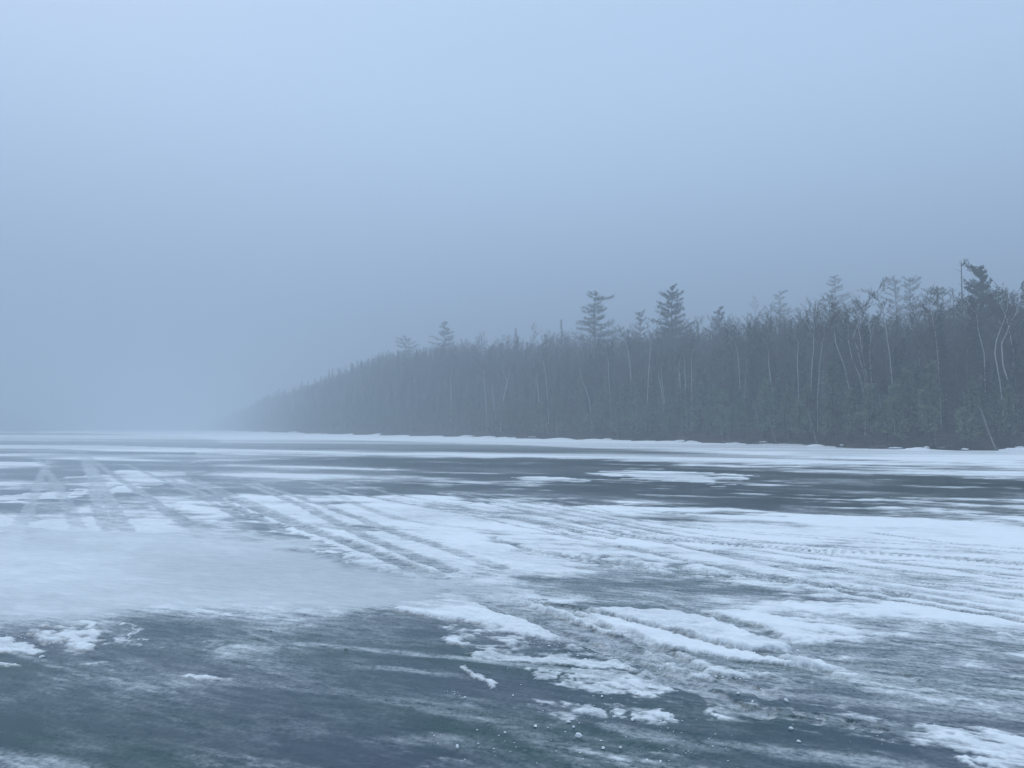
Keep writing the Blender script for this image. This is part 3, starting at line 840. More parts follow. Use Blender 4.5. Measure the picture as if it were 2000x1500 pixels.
plant_top(1405, 600, 165, lambda H: mesh_pine(17, H, flat_layers(rg, .5, .96, 8, 2.1, 1.7, .2, 7, .6)), 'white_pine', m_bark, m_pine,
          'faint narrow pine between the dark pointed pine and the broad feathery crowns')
plant_top(1524, 568, 235, lambda H: mesh_pine(18, H, flat_layers(rg, .66, .95, 6, 3.2, 3.6, .08, 7, .6)), 'white_pine', m_bark, m_pine,
          'very faint broad spreading pine above the reddish brown bare crowns')
plant_top(1475, 585, 215, lambda H: mesh_bare(118, H, 2.8, .16, .5, .5), 'bare_tree', m_aspen, m_twig,
          'faint reddish bare crown left of the broad spreading pine')
plant_top(1630, 538, 235, lambda H: mesh_pine(19, H, flat_layers(rg, .58, .97, 10, 5.2, 5.2, .05, 8, .8)), 'white_pine', m_bark, m_pine,
          'faint very tall pine with wide drooping lower boughs over the right half')
plant_top(1748, 545, 180, lambda H: mesh_pine(20, H, flat_layers(rg, .62, .96, 7, 3.0, 2.2, .35, 6, .3), dens=.8), 'white_pine', m_bark, m_twig,
          'loose feathery pale crown left of a twin of the same height')
plant_top(1778, 546, 176, lambda H: mesh_pine(21, H, flat_layers(rg, .62, .97, 7, 2.0, 3.0, .3, 6, .35), dens=.8), 'white_pine', m_bark, m_pine,
          'loose feathery crown right of its twin with one branch reaching right')
plant_top(1830, 562, 138, lambda H: mesh_pine(22, H, flat_layers(rg, .62, .96, 6, 2.6, 2.2, .2, 6, .4), dens=.9), 'white_pine', m_bark, m_pine,
          'low rounded pine crown just left of the dark broken topped pine')
plant_top(1916, 521, 96, lambda H: mesh_pine(23, H, [(.45, 2.6, 2.2, .1, 9), (.52, 2.9, 2.2, .1, 9), (.58, 2.4, 2.2, .2, 9), (.64, 1.6, 2.2, .1, 9), (.70, 2.0, 2.6, .1, 9), (.75, 1.5, 1.5, .3, 9), (.80, 2.0, 1.0, .4, 9),
          (.85, 1.9, .9, .6, 9), (.90, 1.7, .5, .8, 8), (.95, .9, .4, .9, 7)], dens=1.5, bend=.5), 'white_pine', m_bark, m_spruce,
          'dark dense pine with a forked slanting top at the right end of the ridge')
plant_top(1948, 560, 92, lambda H: mesh_spruce(24, H, 1.9), 'spruce', m_bark, m_spruce,
          'dark short conical spruce right of the forked dark pine')
plant_top(1999, 549, 88, lambda H: mesh_spruce(25, H, 1.5), 'spruce', m_bark, m_spruce,
          'dark spruce spire cut by the right border of the picture')
plant_top(1096, 624, 170, lambda H: mesh_spruce(26, H, 1.5), 'spruce', m_bark, m_spruce,
          'thin dark needle like spruce spire left of the flat layered pine')
plant_top(1362, 628, 150, lambda H: mesh_spruce(27, H, 1.4), 'spruce', m_bark, m_spruce,
          'tiny spruce spire just right of the dark pointed pine')
plant_top(1008, 640, 190, lambda H: mesh_spruce(28, H, 1.8), 'spruce', m_bark, m_spruce,
          'faint spruce spire left of the thin needle like one')
plant_top(1040, 636, 188, lambda H: mesh_bare(29, H, 2.2, .14), 'bare_tree', m_aspen, m_twig,
          'faint bare crown between two thin spruce spires')
# the dead snag
sn = MB()
tip = at_depth(1878, 513, 97)
z0 = tz(tip[0], tip[1]); H = tip[2] - z0
sl = trunk_line(random.Random(4), H, .12)
sn.tube(sl, [.16 * (1 - .8 * i / 8) + .02 for i in range(9)], 6)
for h, az, L in ((.93, 2.8, .8), (.88, .2, .5), (.82, 3.4, .6), (.97, 3.0, .45)):
    p = along(sl, h); d = Vector((math.cos(az), math.sin(az), .5))
    sn.tube([p, p + d * L], [.03, .01], 4)
so = sn.build('dead_snag', m_snag); so.location = (tip[0], tip[1], z0)
tag(so, 'bare dead trunk standing beside the forked dark pine on the right', 'tree')

# ------------------------------------------------------------------ pale birches one can pick out in the forest
def shore_dist(u):
    ds = [ground(a, b_)[1] for a, b_ in SHORE_PX]
    return float(np.interp(u, [a for a, _ in SHORE_PX], ds))

BIRCH = [  # visible line of the trunk from low to high, metres behind the shore, thickness, label
    ([(1946, 880), (1932, 846), (1917, 804)], 0.4, .085, 'pale trunk leaning left off the shore beside a snow mound near the right border'),
    ([(1977, 780), (1968, 742), (1959, 714), (1956, 672), (1967, 648)], 7, .085, 'middle and brightest of three crooked white birches near the right border'),
    ([(1953, 747), (1943, 690), (1946, 665), (1952, 648)], 7, .06, 'left of three crooked white birches near the right border'),
    ([(1983, 759), (1979, 684), (1970, 642)], 8, .06, 'right of three crooked white birches near the right border'),
    ([(1702, 741), (1699, 700), (1699, 675)], 8, .05, 'upright right birch of a close pair below the loose feathery crowns'),
    ([(1693, 741), (1684, 690), (1680, 660)], 8, .05, 'left birch of a close pair leaning away from its upright neighbour'),
    ([(1923, 710), (1922, 690), (1910, 642)], 9, .05, 'thin birch bending left below the forked dark pine'),
    ([(1832, 702), (1827, 650)], 9, .045, 'short thin birch stem between the forked pine and the feathery crowns'),
    ([(1738, 696), (1731, 648), (1728, 630)], 9, .05, 'thin nearly straight birch below the twin feathery crowns'),
    ([(1679, 735), (1664, 700), (1660, 680)], 9, .045, 'birch leaning left with its foot behind dark spruces, right of the centre right'),
    ([(1649, 715), (1632, 670), (1630, 650)], 10, .05, 'slender birch leaning left directly under the very tall faint pine'),
    ([(1559, 744), (1557, 702)], 8, .05, 'bright straight short birch stem below the faint broad spreading pine'),
    ([(1586, 712), (1589, 680), (1589, 657)], 9, .05, 'birch with a forked top right of the bright straight stem'),
    ([(1601, 712), (1605, 680)], 9, .04, 'short birch stem slanting right beside a forked one'),
    ([(1674, 678), (1666, 660), (1676, 630)], 10, .05, 'birch with an elbow bend high on the slope'),
    ([(1596, 871), (1590, 845), (1578, 804)], 0.6, .075, 'grey trunk leaning left at the shore below the faint broad pine'),
    ([(1661, 856), (1658, 798)], 1.5, .06, 'straight grey trunk on the shore right of the leaning one'),
    ([(1517, 866), (1502, 825)], 0.8, .06, 'short trunk leaning left out of a pale cedar on the shore'),
    ([(1488, 864), (1476, 798)], 1.0, .06, 'trunk in front of the left side of the pale cedar on the shore'),
    ([(1818, 862), (1808, 810)], 1.5, .065, 'left trunk of a pair on the shore under the low rounded pine'),
    ([(1828, 872), (1823, 820)], 1.2, .065, 'right trunk of a pair on the shore under the low rounded pine'),
    ([(1425, 862), (1415, 810)], 1.0, .06, 'slanting trunk on the shore below the faint narrow pine'),
    ([(1707, 864), (1706, 834)], 1.0, .05, 'short stump like trunk on the shore left of the pair'),
    ([(1155, 813), (1151, 782), (1144, 760)], 5, .075, 'bright white birch bending left below the flat layered pine'),
    ([(1234, 771), (1231, 720), (1227, 690)], 9, .075, 'long bright birch rising right of the flat layered pine'),
    ([(1266, 740), (1270, 682)], 10, .06, 'birch slanting right below the small narrow pale tree'),
    ([(1192, 774), (1188, 724)], 8, .055, 'birch midway between the bright bent birch and the long bright one'),
    ([(1294, 777), (1289, 746)], 7, .06, 'left stem of a short bright double birch below the dark pointed pine'),
    ([(1297, 777), (1293, 746)], 7, .05, 'right stem of a short bright double birch below the dark pointed pine'),
    ([(1330, 774), (1327, 732)], 8, .06, 'leftmost of three upright birches right of the double birch'),
    ([(1339, 757), (1337, 724)], 9, .05, 'middle of three upright birches right of the double birch'),
    ([(1351, 746), (1351, 721)], 9, .045, 'rightmost of three upright birches right of the double birch'),
    ([(1208, 854), (1193, 822)], 0.8, .07, 'grey trunk leaning left at the shore below the flat layered pine'),
    ([(1426, 861), (1414, 822)], 1.6, .06, 'second slanting trunk close beside another at the shore'),
    ([(1487, 863), (1476, 802)], 2.2, .055, 'thin trunk hidden partly in the pale shore cedar'),
    ([(1063, 855), (1057, 816)], 1.2, .08, 'left trunk of a pair at the shore in the middle of the picture'),
    ([(1072, 855), (1063, 810)], 1.5, .08, 'right trunk of a pair at the shore in the middle of the picture'),
    ([(1088, 855), (1087, 838)], 1.0, .08, 'short upright trunk right of the shore pair in the middle'),
    ([(1053, 791), (1050, 754)], 7, .07, 'pale birch above the pair of shore trunks'),
    ([(1067, 743), (1063, 715)], 10, .06, 'short pale birch high on the slope above the shore pair'),
    ([(1445, 750), (1442, 700)], 9, .05, 'faint straight birch left of the tall shore cedar'),
    ([(1508, 760), (1503, 724)], 8, .06, 'pale snapped stem above the tall pale shore cedar'),
    ([(950, 805), (946, 749)], 6, .08, 'white birch left of the forked one in the faded left part of the forest'),
    ([(967, 812), (962, 763)], 6, .07, 'white birch close to the left of the forked one'),
    ([(978, 829), (982, 784), (991, 745)], 5, .10, 'forked white birch in the faded left part of the forest'),
    ([(881, 785), (880, 749)], 8, .09, 'faint white birch below the pyramid shaped pine'),
    ([(990, 852), (973, 836)], 0.6, .09, 'fallen trunk leaning over the shore below the forked birch'),
]
for i, (pl, back, rad, lab) in enumerate(BIRCH):
    rng = random.Random(900 + i)
    u0 = pl[0][0]
    Yd = shore_dist(u0) + back * 1.15
    P = [Vector(at_depth(u, v, Yd + k * .05)) for k, (u, v) in enumerate(pl)]
    zb = tz(P[0].x, P[0].y)
    pts = []
    if P[0].z > zb + .5:                                   # carry the trunk down to the ground
        d = (P[1] - P[0]); d = d / max(d.z, .01)
        drop = P[0].z - zb
        pts += [P[0] - Vector((d.x * drop * .35, 0, drop + .25)), P[0] - Vector((d.x * drop * .28, 0, drop * .5))]
    else:
        P[0].z = zb - .1
    pts += P
    d = (P[-1] - P[-2]).normalized()
    low = back < 2.5
    ext = rng.uniform(.6, 1.2) if low else rng.uniform(2.2, 3.6)
    for k in range(1, 4):
        pts.append(P[-1] + d * ext * k / 3 + Vector((rng.uniform(-.15, .15), 0, 0)) * k)
    base = Vector((pts[0].x, pts[0].y, zb))
    pts = [p - base for p in pts]
    nP = len(pts)
    rad *= .85
    t = MB(); t.tube(pts, [rad * (1 - .8 * (k / (nP - 1)) ** 1.5) for k in range(nP)], 6)
    if 'forked' in lab.split()[:1] or 'forked top' in lab:
        m0 = pts[-4]; t.tube([m0, m0 + Vector((-.8, 0, 1.6)), m0 + Vector((-1.0, .2, 3.6))], [rad * .6, rad * .45, rad * .15], 5)
    c = MB()
    nb = 5 if low else 12
    for k in range(nb):
        s_ = .55 + .45 * k / nb
        p0 = along(pts, s_)
        az = rng.uniform(0, 6.28)
        limb(rng, c, p0, Vector((math.cos(az), math.sin(az), rng.uniform(.6, 1.4))).normalized(), (.7 if low else 1.3) * rng.uniform(.7, 1.2), .018, 2)
    mm = m_aspen if low else m_birch
    root = bpy.data.objects.new('leaning_tree' if low else 'birch_tree', None); C.objects.link(root)
    root.location = base
    t.build('trunk', mm, root); c.build('crown', m_twig, root)
    tag(root, lab, 'tree', 'bare shore trees' if low else 'white birches on the slope')

# pale young cedars that stand out along the shore
m_pale_cedar = simple_mat('pale_cedar_foliage', (0.100, 0.135, 0.090), (0.215, 0.245, 0.165), 1.6, 0.9)
for i, (u, vt, hw, lab) in enumerate([
        (1500, 740, 30, 'tallest pale green cedar on the shore, crossed by a slanting grey trunk'),
        (1562, 782, 27, 'broad low pale cedar just left of the grey trunk leaning at the shore'),
        (1659, 762, 20, 'slim pale cedar on the shore under the very tall faint pine'),
        (1703, 750, 24, 'tall pale cedar left of the widest one under the feathery crowns'),
        (1752, 752, 34, 'widest pale cedar with drooping skirts under the twin feathery crowns'),
        (1814, 764, 26, 'pale cedar standing over a close pair of shore trunks on the right'),
        (1413, 762, 18, 'narrow pale cedar on the shore under the faint narrow pine'),
        (1344, 779, 20, 'small pale cedar on the shore below the dark pointed pine'),
        (1238, 780, 22, 'dim pale cedar on the shore right of the flat layered pine'),
        (1146, 808, 22, 'low bushy pale cedar on the shore under the flat layered pine'),
        (1052, 798, 18, 'dim pale cedar behind the two shore trunks in the middle'),
        (1886, 800, 26, 'bushy pale cedar left of the trunk leaning off the shore at the right'),
        (1618, 806, 18, 'smallest pale cedar right of the leaning grey shore trunk')]):
    Yd = shore_dist(u) + .9
    top = at_depth(u, vt, Yd)
    z0 = tz(top[0], Yd); H_ = top[2] - z0
    root = make_tree('cedar_tree', mesh_cedar(400 + i, H_, hw / FPX * Yd * 1.05), m_bark, m_pale_cedar)
    root.location = (top[0], Yd, z0)
    tag(root, lab, 'tree', 'pale young cedars along the shore')

# ------------------------------------------------------------------ the forest
rf = np.random.default_rng(12)
protos = {
    'cedar': [make_tree('cedar_tree', mesh_cedar(40 + i, *[(5.0, 1.3), (6.2, 1.35), (4.2, 1.4), (5.6, 1.1), (3.6, 1.2), (6.6, 1.6)][i]), m_bark, m_cedar) for i in range(6)],
    'spruce': [make_tree('spruce_tree', mesh_spruce(60 + i, *[(10.5, 1.9), (9.0, 1.7), (11.5, 1.7), (7.5, 1.9)][i]), m_bark, m_spruce) for i in range(4)],
    'birch': [make_tree('birch_tree', mesh_bare(80 + i, *[(11.0, 2.0, .075, .55), (10.0, 1.9, .07, .8), (12.0, 2.1, .08, .5)][i]), m_pale, m_twig) for i in range(3)],
    'bare': [make_tree('bare_tree', mesh_bare(95 + i, *[(11.5, 2.3, .09, .6, .35), (12.5, 2.5, .10, .6, .42), (10.0, 2.4, .09, .8, .3), (9.0, 2.2, .08, .7, .25)][i]), m_bark, m_twig) for i in range(4)],
}
# candidate places
cx, cy = [], []
def scatter(npts, smin, smax, ymax):
    # along-shore sampling: pick a viewing direction and a depth behind the shore
    u = rf.uniform(330, 2480, npts * 3)
    ux = (u - 1000) / FPX
    ds = np.interp(u, [a for a, _ in SHORE_PX] + [2480], [ground(a, b_)[1] for a, b_ in SHORE_PX] + [49.0])
    depth = rf.uniform(smin, smax, npts * 3) * np.interp(u, OBL_U, OBL)
    yy = ds + depth
    w = yy / 250.0                      # even density on the ground
    k = rf.uniform(0, 1, npts * 3) < np.clip(w * 1.2, .18, 1)
    return ux[k] * yy[k], yy[k]
def thin_out(x, y, r, taken, order=None):
    """keep points at least r metres apart"""
    out = []
    grid = taken
    for xi, yi in zip(x, y):
        g = (int(xi // 2), int(yi // 2)); ok = True
        R_ = int(r // 2) + 1
        for a in range(-R_, R_ + 1):
            for b_ in range(-R_, R_ + 1):
                for (px, py) in grid.get((g[0] + a, g[1] + b_), ()):
                    if (px - xi) ** 2 + (py - yi) ** 2 < r * r: ok = False; break
                if not ok: break
            if not ok: break
        if ok:
            grid.setdefault(g, []).append((xi, yi)); out.append((xi, yi))
    return out
taken = {}
for o_ in list(C.objects):
    if o_.get('group') == 'pale young cedars along the shore':
        taken.setdefault((int(o_.location.x // 2), int(o_.location.y // 2)), []).append((o_.location.x, o_.location.y))
bands = [(2600, 0.8, 3.8, 2.1), (7000, 4.2, 14, 1.5), (15000, 14, 36, 1.8), (16000, 36, 74, 2.3)]
places = []
for npts, a_, b_, r in bands:
    x, y = scatter(npts, a_, b_, 1000)
    places += thin_out(x, y, r, taken)
PX = np.array([p[0] for p in places]); PY = np.array([p[1] for p in places])
PZ, PS = terrain(PX, PY)
ok = PS > 0.5
PX, PY, PZ, PS = PX[ok], PY[ok], PZ[ok], PS[ok]
rnd = rf.uniform(0, 1, len(PX))
kind = np.where(PS < 4.2, np.where(rnd < .93, 0, 3),
       np.where(PS < 9, np.where(rnd < .25, 0, np.where(rnd < .74, 1, np.where(rnd < .78, 2, 3))),
       np.where(PS < 18, np.where(rnd < .18, 0, np.where(rnd < .52, 1, np.where(rnd < .66, 2, 3))),
                np.where(rnd < .24, 1, np.where(rnd < .32, 2, 3)))))
KN = ['cedar', 'spruce', 'birch', 'bare']
var = np.array([rf.integers(0, len(protos[KN[k]])) for k in kind])
scl = rf.uniform(.78, 1.12, len(PX))
scl = np.where((kind == 3) & (PS < 9), scl * .55, scl)
scl = np.where((kind == 1) & (PS < 12), scl * rf.uniform(.55, .85, len(PX)), scl)
scl = np.where(PS > 24, .96 + (scl - .96) * .55, scl)
scl = np.where((kind == 0) & (PS < 9), scl * rf.uniform(.8, 1.12, len(PX)), scl)
scl = np.where((kind >= 2) & (PS < 26), scl * .80, scl)
rot = rf.uniform(0, 6.28, len(PX))
pu = 1000 + FPX * PX / PY
inview = (pu > 395) & (pu < 2010)

zones = [(395, 640, 'fading out at the far left'), (640, 830, 'left of the pyramid shaped pine'), (830, 1010, 'under the pyramid shaped pine'),
         (1010, 1230, 'under the flat layered pine'), (1230, 1400, 'under the dark pointed pine'), (1400, 1580, 'under the faint spreading pine'),
         (1580, 1700, 'under the very tall faint pine'), (1700, 1850, 'under the twin feathery crowns'), (1850, 2011, 'under the forked dark pine')]
desc = {'cedar': ('shaggy green cedar', 'cedars'), 'spruce': ('dark narrow spruce', 'spruces'),
        'birch': ('thin pale stemmed birch', 'birches'), 'bare': ('bare leafless tree', 'bare trees')}
def depth_word(s_):
    return 'at the edge of the ice' if s_ < 4.5 else ('low on the slope' if s_ < 14 else 'high on the slope')

quota = {0: 170, 1: 60, 2: 80, 3: 90}
used = np.zeros(len(PX), dtype=bool)
for k in range(4):
    cand = np.nonzero((kind == k) & inview)[0]
    score = PY[cand] / (scl[cand] + .2) + PS[cand] * (0.6 if k == 0 else 1.2)
    cand = cand[np.argsort(score)][:quota[k]]
    firsts = {}
    for i in cand:
        pr = protos[KN[k]][var[i]]
        if var[i] not in firsts:
            o = pr; firsts[var[i]] = 1
        else:
            o = copy_tree(pr)
        o.location = (PX[i], PY[i], PZ[i] - .05)
        o.rotation_euler = (0, 0, rot[i])
        o.scale = (scl[i],) * 3
        zn = next((z[2] for z in zones if z[0] <= pu[i] < z[1]), zones[-1][2])
        de, pl_ = desc[KN[k]]
        dw = depth_word(PS[i])
        tag(o, f'{de} {dw}, {zn}', 'tree', f'{pl_} {dw}, {zn}')
        used[i] = True

# everything behind them reads as one mass: one object, placed by geometry nodes
mass_i = np.nonzero(~used)[0]
me = bpy.data.meshes.new('forest')
me.vertices.add(len(mass_i))
me.vertices.foreach_set('co', np.stack([PX[mass_i], PY[mass_i], PZ[mass_i] - .05], 1).astype(np.float32).ravel())
offs = [0, 6, 10, 13]
vid = np.array([offs[kind[i]] + var[i] for i in mass_i], dtype=np.int32)
for nm, dt, arr in (('variant', 'INT', vid), ('turn', 'FLOAT', rot[mass_i].astype(np.float32)), ('size', 'FLOAT', scl[mass_i].astype(np.float32))):
    a_ = me.attributes.new(nm, dt, 'POINT'); a_.data.foreach_set('value', arr)
forest = bpy.data.objects.new('forest', me); C.objects.link(forest)
tag(forest, 'dark misty mixed forest massed on the hillside behind the front trees', kind='stuff')
ng_ = bpy.data.node_groups.new('forest_trees', 'GeometryNodeTree')
ng_.interface.new_socket('Geometry', in_out='INPUT', socket_type='NodeSocketGeometry')
ng_.interface.new_socket('Geometry', in_out='OUTPUT', socket_type='NodeSocketGeometry')
N, L_ = ng_.nodes, ng_.links
gi = N.new('NodeGroupInput'); go = N.new('NodeGroupOutput')
join = N.new('GeometryNodeJoinGeometry')
def attr(nm, dt):
    q = N.new('GeometryNodeInputNamedAttribute'); q.data_type = dt; q.inputs['Name'].default_value = nm; return q
av, atn, asz = attr('variant', 'INT'), attr('turn', 'FLOAT'), attr('size', 'FLOAT')
cxyz = N.new('ShaderNodeCombineXYZ'); L_.new(atn.outputs['Attribute'], cxyz.inputs['Z'])
allp = [p for k in KN for p in protos[k]]
for vi, pr in enumerate(allp):
    cmp_ = N.new('FunctionNodeCompare'); cmp_.data_type = 'INT'; cmp_.operation = 'EQUAL'
    L_.new(av.outputs['Attribute'], cmp_.inputs[2]); cmp_.inputs[3].default_value = vi
    for ch in pr.children:
        oi = N.new('GeometryNodeObjectInfo'); oi.inputs['Object'].default_value = ch; oi.inputs['As Instance'].default_value = True
        oi.transform_space = 'ORIGINAL'
        ip = N.new('GeometryNodeInstanceOnPoints')
        L_.new(gi.outputs[0], ip.inputs['Points']); L_.new(cmp_.outputs['Result'], ip.inputs['Selection'])
        L_.new(oi.outputs['Geometry'], ip.inputs['Instance'])
        L_.new(cxyz.outputs[0], ip.inputs['Rotation']); L_.new(asz.outputs['Attribute'], ip.inputs['Scale'])
        L_.new(ip.outputs[0], join.inputs[0])
L_.new(join.outputs[0], go.inputs[0])
md = forest.modifiers.new('forest_trees', 'NODES'); md.node_group = ng_

# ------------------------------------------------------------------ things along the shore: rocks, snow lumps, driftwood
m_rock = simple_mat('shore_rock', (0.06, 0.058, 0.056), (0.16, 0.155, 0.15), 3.0, 0.9, 0.5)
m_white = simple_mat('packed_snow', (0.74, 0.77, 0.80), (0.86, 0.88, 0.90), 6.0, 0.95, 0.3)

def blob(rng, sx_, sy_, sz_, rough=.18, k=7, rings=4):
    """an uneven boulder sitting on its flat base, about 60 faces"""
    mb = MB()
    for r in range(rings + 1):
        ph = (math.pi / 2) * r / rings
        for j in range(k):
            th = 2 * math.pi * j / k
            q = 1 + rng.uniform(-rough, rough)
            mb.v.append(Vector((sx_ * math.cos(ph) * math.cos(th) * q, sy_ * math.cos(ph) * math.sin(th) * q, sz_ * math.sin(ph) * q - .05)))
    for r in range(rings):
        for j in range(k):
            j2 = (j + 1) % k
            mb.f.append((r * k + j, r * k + j2, (r + 1) * k + j2, (r + 1) * k + j))
    return mb

rk = random.Random(77)
zone_of = lambda u: next((z[2] for z in zones if z[0] <= u < z[1]), zones[-1][2])
for u in [585, 660, 742, 905, 928, 1003, 1040, 1128, 1160, 1185, 1262, 1330, 1352, 1412, 1425, 1470, 1488, 1580, 1640, 1672, 1700, 1745, 1790, 1806, 1880, 1990]:
    Yd = shore_dist(u) - rk.uniform(.0, .5)
    x = (u - 1000) / FPX * Yd
    f = Yd / 60
    w = rk.uniform(.25, .75) * (1 + .5 * (f > 1.5))
    root = bpy.data.objects.new('shore_rock', None); C.objects.link(root)
    h = rk.uniform(.16, .38)
    z = 0.03
    root.location = (x, Yd, z)
    root.rotation_euler = (0, 0, rk.uniform(-.3, .3))
    st = blob(rk, w, w * .7, h).build('stone', m_rock, root)
    if rk.random() < .45:
        tag(root, f'low bare dark rock on the shore {zone_of(u)}', 'rock', f'bare rocks on the shore {zone_of(u)}'); continue
    cp_ = blob(rk, w * .80, w * .6, .09, .2); cp_o = cp_.build('snow_cap', m_white, root); cp_o.location = (0.05, 0, h * .80)
    tag(root, f'low dark rock capped with snow on the shore {zone_of(u)}', 'rock', f'snow capped rocks on the shore {zone_of(u)}')
for u, ln, tilt, lab in [(1010, 3.2, .12, 'dark driftwood log lying on the shore in the middle of the picture'), (1140, 2.6, -.1, 'driftwood log on the shore left of the flat layered pine'),
                         (1235, 3.0, .1, 'driftwood log on the shore right of the flat layered pine'), (1440, 2.4, .06, 'low driftwood log at the foot of the slanting shore trunks'),
                         (1540, 2.2, -.05, 'driftwood log half sunk in snow right of the pale shore cedar'), (1730, 2.4, .05, 'long low driftwood log on the shore under the feathery crowns'),
                         (1845, 1.8, .1, 'short driftwood log on the shore near the snow mound')]:
    Yd = shore_dist(u) + .1
    x = (u - 1000) / FPX * Yd
    mb = MB(); rr = .09
    mb.tube([(-ln / 2, 0, .06), (-ln / 6, .1, .10), (ln / 5, .05, .12 + abs(tilt)), (ln / 2, .15, .14 + tilt)], [rr, rr, rr * .8, rr * .4], 7)
    mb.tube([(0, .05, .12), (.3, -.1, .45)], [.035, .012], 4)
    o = mb.build('driftwood_log', m_snag); o.location = (x, Yd, 0.12); o.rotation_euler = (0, 0, .3)
    tag(o, lab, 'log', 'driftwood on the shore')
# snow mounds pushed up against the bank
for u, w, h, lab in [(1985, 1.5, .30, 'smooth snow mound at the shore by the right border'), (1790, 1.1, .26, 'flat slab of snow tilted up at the shore under the feathery crowns'),
                     (1592, .9, .28, 'rounded snow heap at the foot of the leaning grey trunk'), (1350, .9, .26, 'small snow heap on the shore below the dark pointed pine'),
                     (1328, .9, .32, 'pointed snow heap on the shore below the dark pointed pine, left of another'), (1430, 1.1, .2, 'low snow heap among the slanting shore trunks'),
                     (1185, 1.0, .24, 'small snow heap on the shore below the flat layered pine'), (912, 1.6, .35, 'snow heap on the shore below the pyramid shaped pine'),
                     (577, 3.0, .5, 'faint snow heap on the shore near the far left end'), (742, 2.0, .4, 'faint snow heap on the shore left of the pyramid shaped pine')]:
    Yd = shore_dist(u) - .7
    x = (u - 1000) / FPX * Yd
    o = blob(rk, w, .6, h, .10, 14, 6).build('snow_mound', m_white)
    o.data.polygons.foreach_set('use_smooth', [True] * len(o.data.polygons))
    o.location = (x, Yd, .02)
    tag(o, lab, 'snow mound', 'snow heaps along the shore')

# ------------------------------------------------------------------ bits lying on the ice in the foreground
def chunk(rng, s, flat=.5):
    mb = MB(); k = rng.choice((5, 6, 7))
    for (zz, rr) in ((-.1, .85), (.35 * flat, 1.0), (flat * .9, .62)):
        for j in range(k):
            th = 2 * math.pi * j / k
            q = rr * rng.uniform(.7, 1.2)
            mb.v.append(Vector((math.cos(th) * q * s, math.sin(th) * q * s * .7, zz * s)))
    for r in range(2):
        for j in range(k):
            j2 = (j + 1) % k
            mb.f.append((r * k + j, r * k + j2, (r + 1) * k + j2, (r + 1) * k + j))
    mb.f.append(tuple(2 * k + j for j in range(k)))
    return mb
rc = random.Random(31)
CH = [(82, 1284, .034, 'flat oval snow chunk on bare ice below the white patch at the left border'),
      (893, 1461, .026, 'round white snow chunk alone on dark ice near the bottom, left of the middle'),
      (908, 1364, .020, 'small white chunk at the end of a line of crumbs on bare ice'),
      (1046, 1420, .026, 'white snow chunk beside the pale wheel scuff near the bottom'),
      (1130, 1440, .034, 'angular grey white ice chunk among loose crumbs near the bottom'),
      (1110, 1412, .022, 'small white chunk just above the angular ice chunk'),
      (1120, 1422, .018, 'smaller white chunk between the angular ice chunk and its upper neighbour'),
      (1235, 1408, .026, 'white chunk on the dark strip right of the broken snow patches'),
      (1178, 1463, .022, 'upright white chunk near the bottom middle'),
      (1212, 1462, .020, 'upright white chunk right of its twin near the bottom middle'),
      (1290, 1490, .020, 'white crumb by the bottom border right of the middle'),
      (1560, 1450, .022, 'small forked white chunk on the greenest ice at the right'),
      (1442, 1356, .020, 'small white chunk on dark ice under the long drift'),
      (1535, 1370, .030, 'star shaped white chunk on dark ice right of the small one'),
      (1470, 1372, .022, 'flat white chunk left of the star shaped one'),
      (1545, 1425, .026, 'pale chunk under the scalloped grey patch at the right'),
      (1002, 1360, .014, 'tiny chunk left of the broken snow patches'),
      (1176, 1362, .018, 'small grey white chunk right of the upper broken snow patch'),
      (986, 1432, .016, 'tiny chunk on the pale wheel scuff'),
      (1395, 1245, .03, 'lump of snow on the upper rim of the long drift')]
for u, v, s, lab in CH:
    x, y = ground(u, v)
    o = chunk(rc, s * .6, rc.uniform(.5, 1.0)).build('snow_chunk', m_white)
    o.location = (x, y, .004); o.rotation_euler = (0, 0, rc.uniform(0, 6))
    tag(o, lab, 'snow chunk', 'loose snow chunks on the ice')
# crumbs nobody could count
mb = MB()
def crumbs(pts, n_, spread, smin, smax):
    P = [ground(u, v) for u, v in pts]
    for _ in range(n_):
        i = rc.randrange(len(P) - 1); q = rc.random()
        x = P[i][0] + (P[i + 1][0] - P[i][0]) * q + rc.gauss(0, spread)
        y = P[i][1] + (P[i + 1][1] - P[i][1]) * q + rc.gauss(0, spread)
        s = smin + (smax - smin) * rc.random() ** 3
        m_2 = chunk(rc, s, rc.uniform(.2, .5)); b0 = len(mb.v)
        mb.v += [p + Vector((x, y, .002)) for p in m_2.v]; mb.f += [tuple(b0 + t_ for t_ in f_) for f_ in m_2.f]
crumbs([(1060, 1300), (1300, 1345), (1560, 1350)], 65, .22, 0.0022, 0.0084)
crumbs([(1040, 1380), (1200, 1420), (1320, 1470)], 103, .20, 0.0022, 0.0090)
crumbs([(1320, 1430), (1420, 1460), (1250, 1480)], 32, .12, 0.0022, 0.0072)
crumbs([(862, 1344), (910, 1366)], 15, .015, 0.0022, 0.0054)
crumbs([(900, 1440), (1000, 1470), (1100, 1495)], 37, .14, 0.0022, 0.0078)
crumbs([(1000, 1232), (1090, 1262), (1250, 1290), (1450, 1320)], 254, .10, 0.0033, 0.0132)
crumbs([(860, 1196), (960, 1200), (1090, 1248)], 96, .06, 0.0044, 0.0144)
crumbs([(1100, 1190), (1250, 1235), (1420, 1282)], 157, .07, 0.0033, 0.0132)
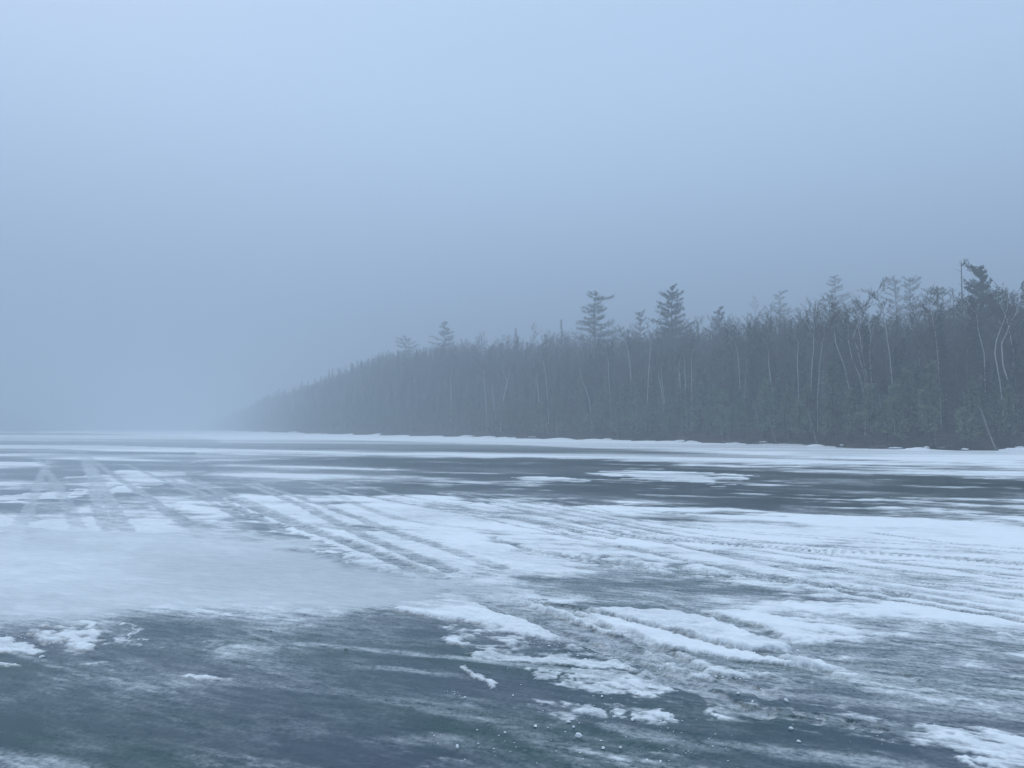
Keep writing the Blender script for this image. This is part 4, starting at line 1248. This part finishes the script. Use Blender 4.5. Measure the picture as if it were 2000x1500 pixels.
crumbs([(1310, 1194), (1380, 1212), (1450, 1236), (1550, 1270)], 90, .035, 0.0055, 0.0156)
crumbs([(40, 1240), (120, 1250), (210, 1262)], 72, .10, 0.0033, 0.0108)
crumbs([(480, 1340), (560, 1345)], 7, .03, 0.0022, 0.0048)
crumbs([(1600, 1430), (1900, 1400)], 16, .25, 0.0022, 0.0060)
o = mb.build('snow_crumbs', m_white)
tag(o, 'loose crumbs of snow scattered over the foreground ice', kind='stuff')
m_dark = simple_mat('dark_debris', (0.02, 0.018, 0.016), (0.05, 0.045, 0.04), 8, .8)
for u, v, lab in [(529, 1235, 'tiny dark scrap lying on the ice near a thin crack line'), (676, 1272, 'second tiny dark scrap on the ice, lower and further right')]:
    x, y = ground(u, v)
    mb2 = MB(); mb2.tube([(-.016, 0, .004), (0, .003, .007), (.016, -.002, .004)], [.002, .004, .002], 5)
    o = mb2.build('bark_scrap', m_dark); o.location = (x, y, .004); o.rotation_euler = (0, 0, -.4 if u < 600 else .1)
    tag(o, lab, 'scrap', 'dark scraps on the ice')

# ------------------------------------------------------------------ the air
hz, n2, l2, pb = mat('haze')
n2.remove(pb)
pv = n2.new('ShaderNodeVolumePrincipled')
pv.inputs['Color'].default_value = (0.69, 0.75, 0.81, 1)
pv.inputs['Density'].default_value = 0.0042
pv.inputs['Anisotropy'].default_value = 0.0
l2.new(pv.outputs[0], n2['Material Output'].inputs['Volume'])
x0, x1, y0, y1, zb_, zt_ = -3100, 3100, -1600, 3400, -1.5, 62
hv = [(x0, y0, zb_), (x1, y0, zb_), (x1, y1, zb_), (x0, y1, zb_), (x0, y0, zt_), (x1, y0, zt_), (x1, y1, zt_), (x0, y1, zt_)]
hfc = [(0, 3, 2, 1), (4, 5, 6, 7), (0, 1, 5, 4), (1, 2, 6, 5), (2, 3, 7, 6), (3, 0, 4, 7)]
ho = link_mesh('haze', hv, hfc, hz)
tag(ho, 'cold fog that hides the far shore of the lake', kind='stuff')
print('trees', len(PX), 'mass', len(mass_i))
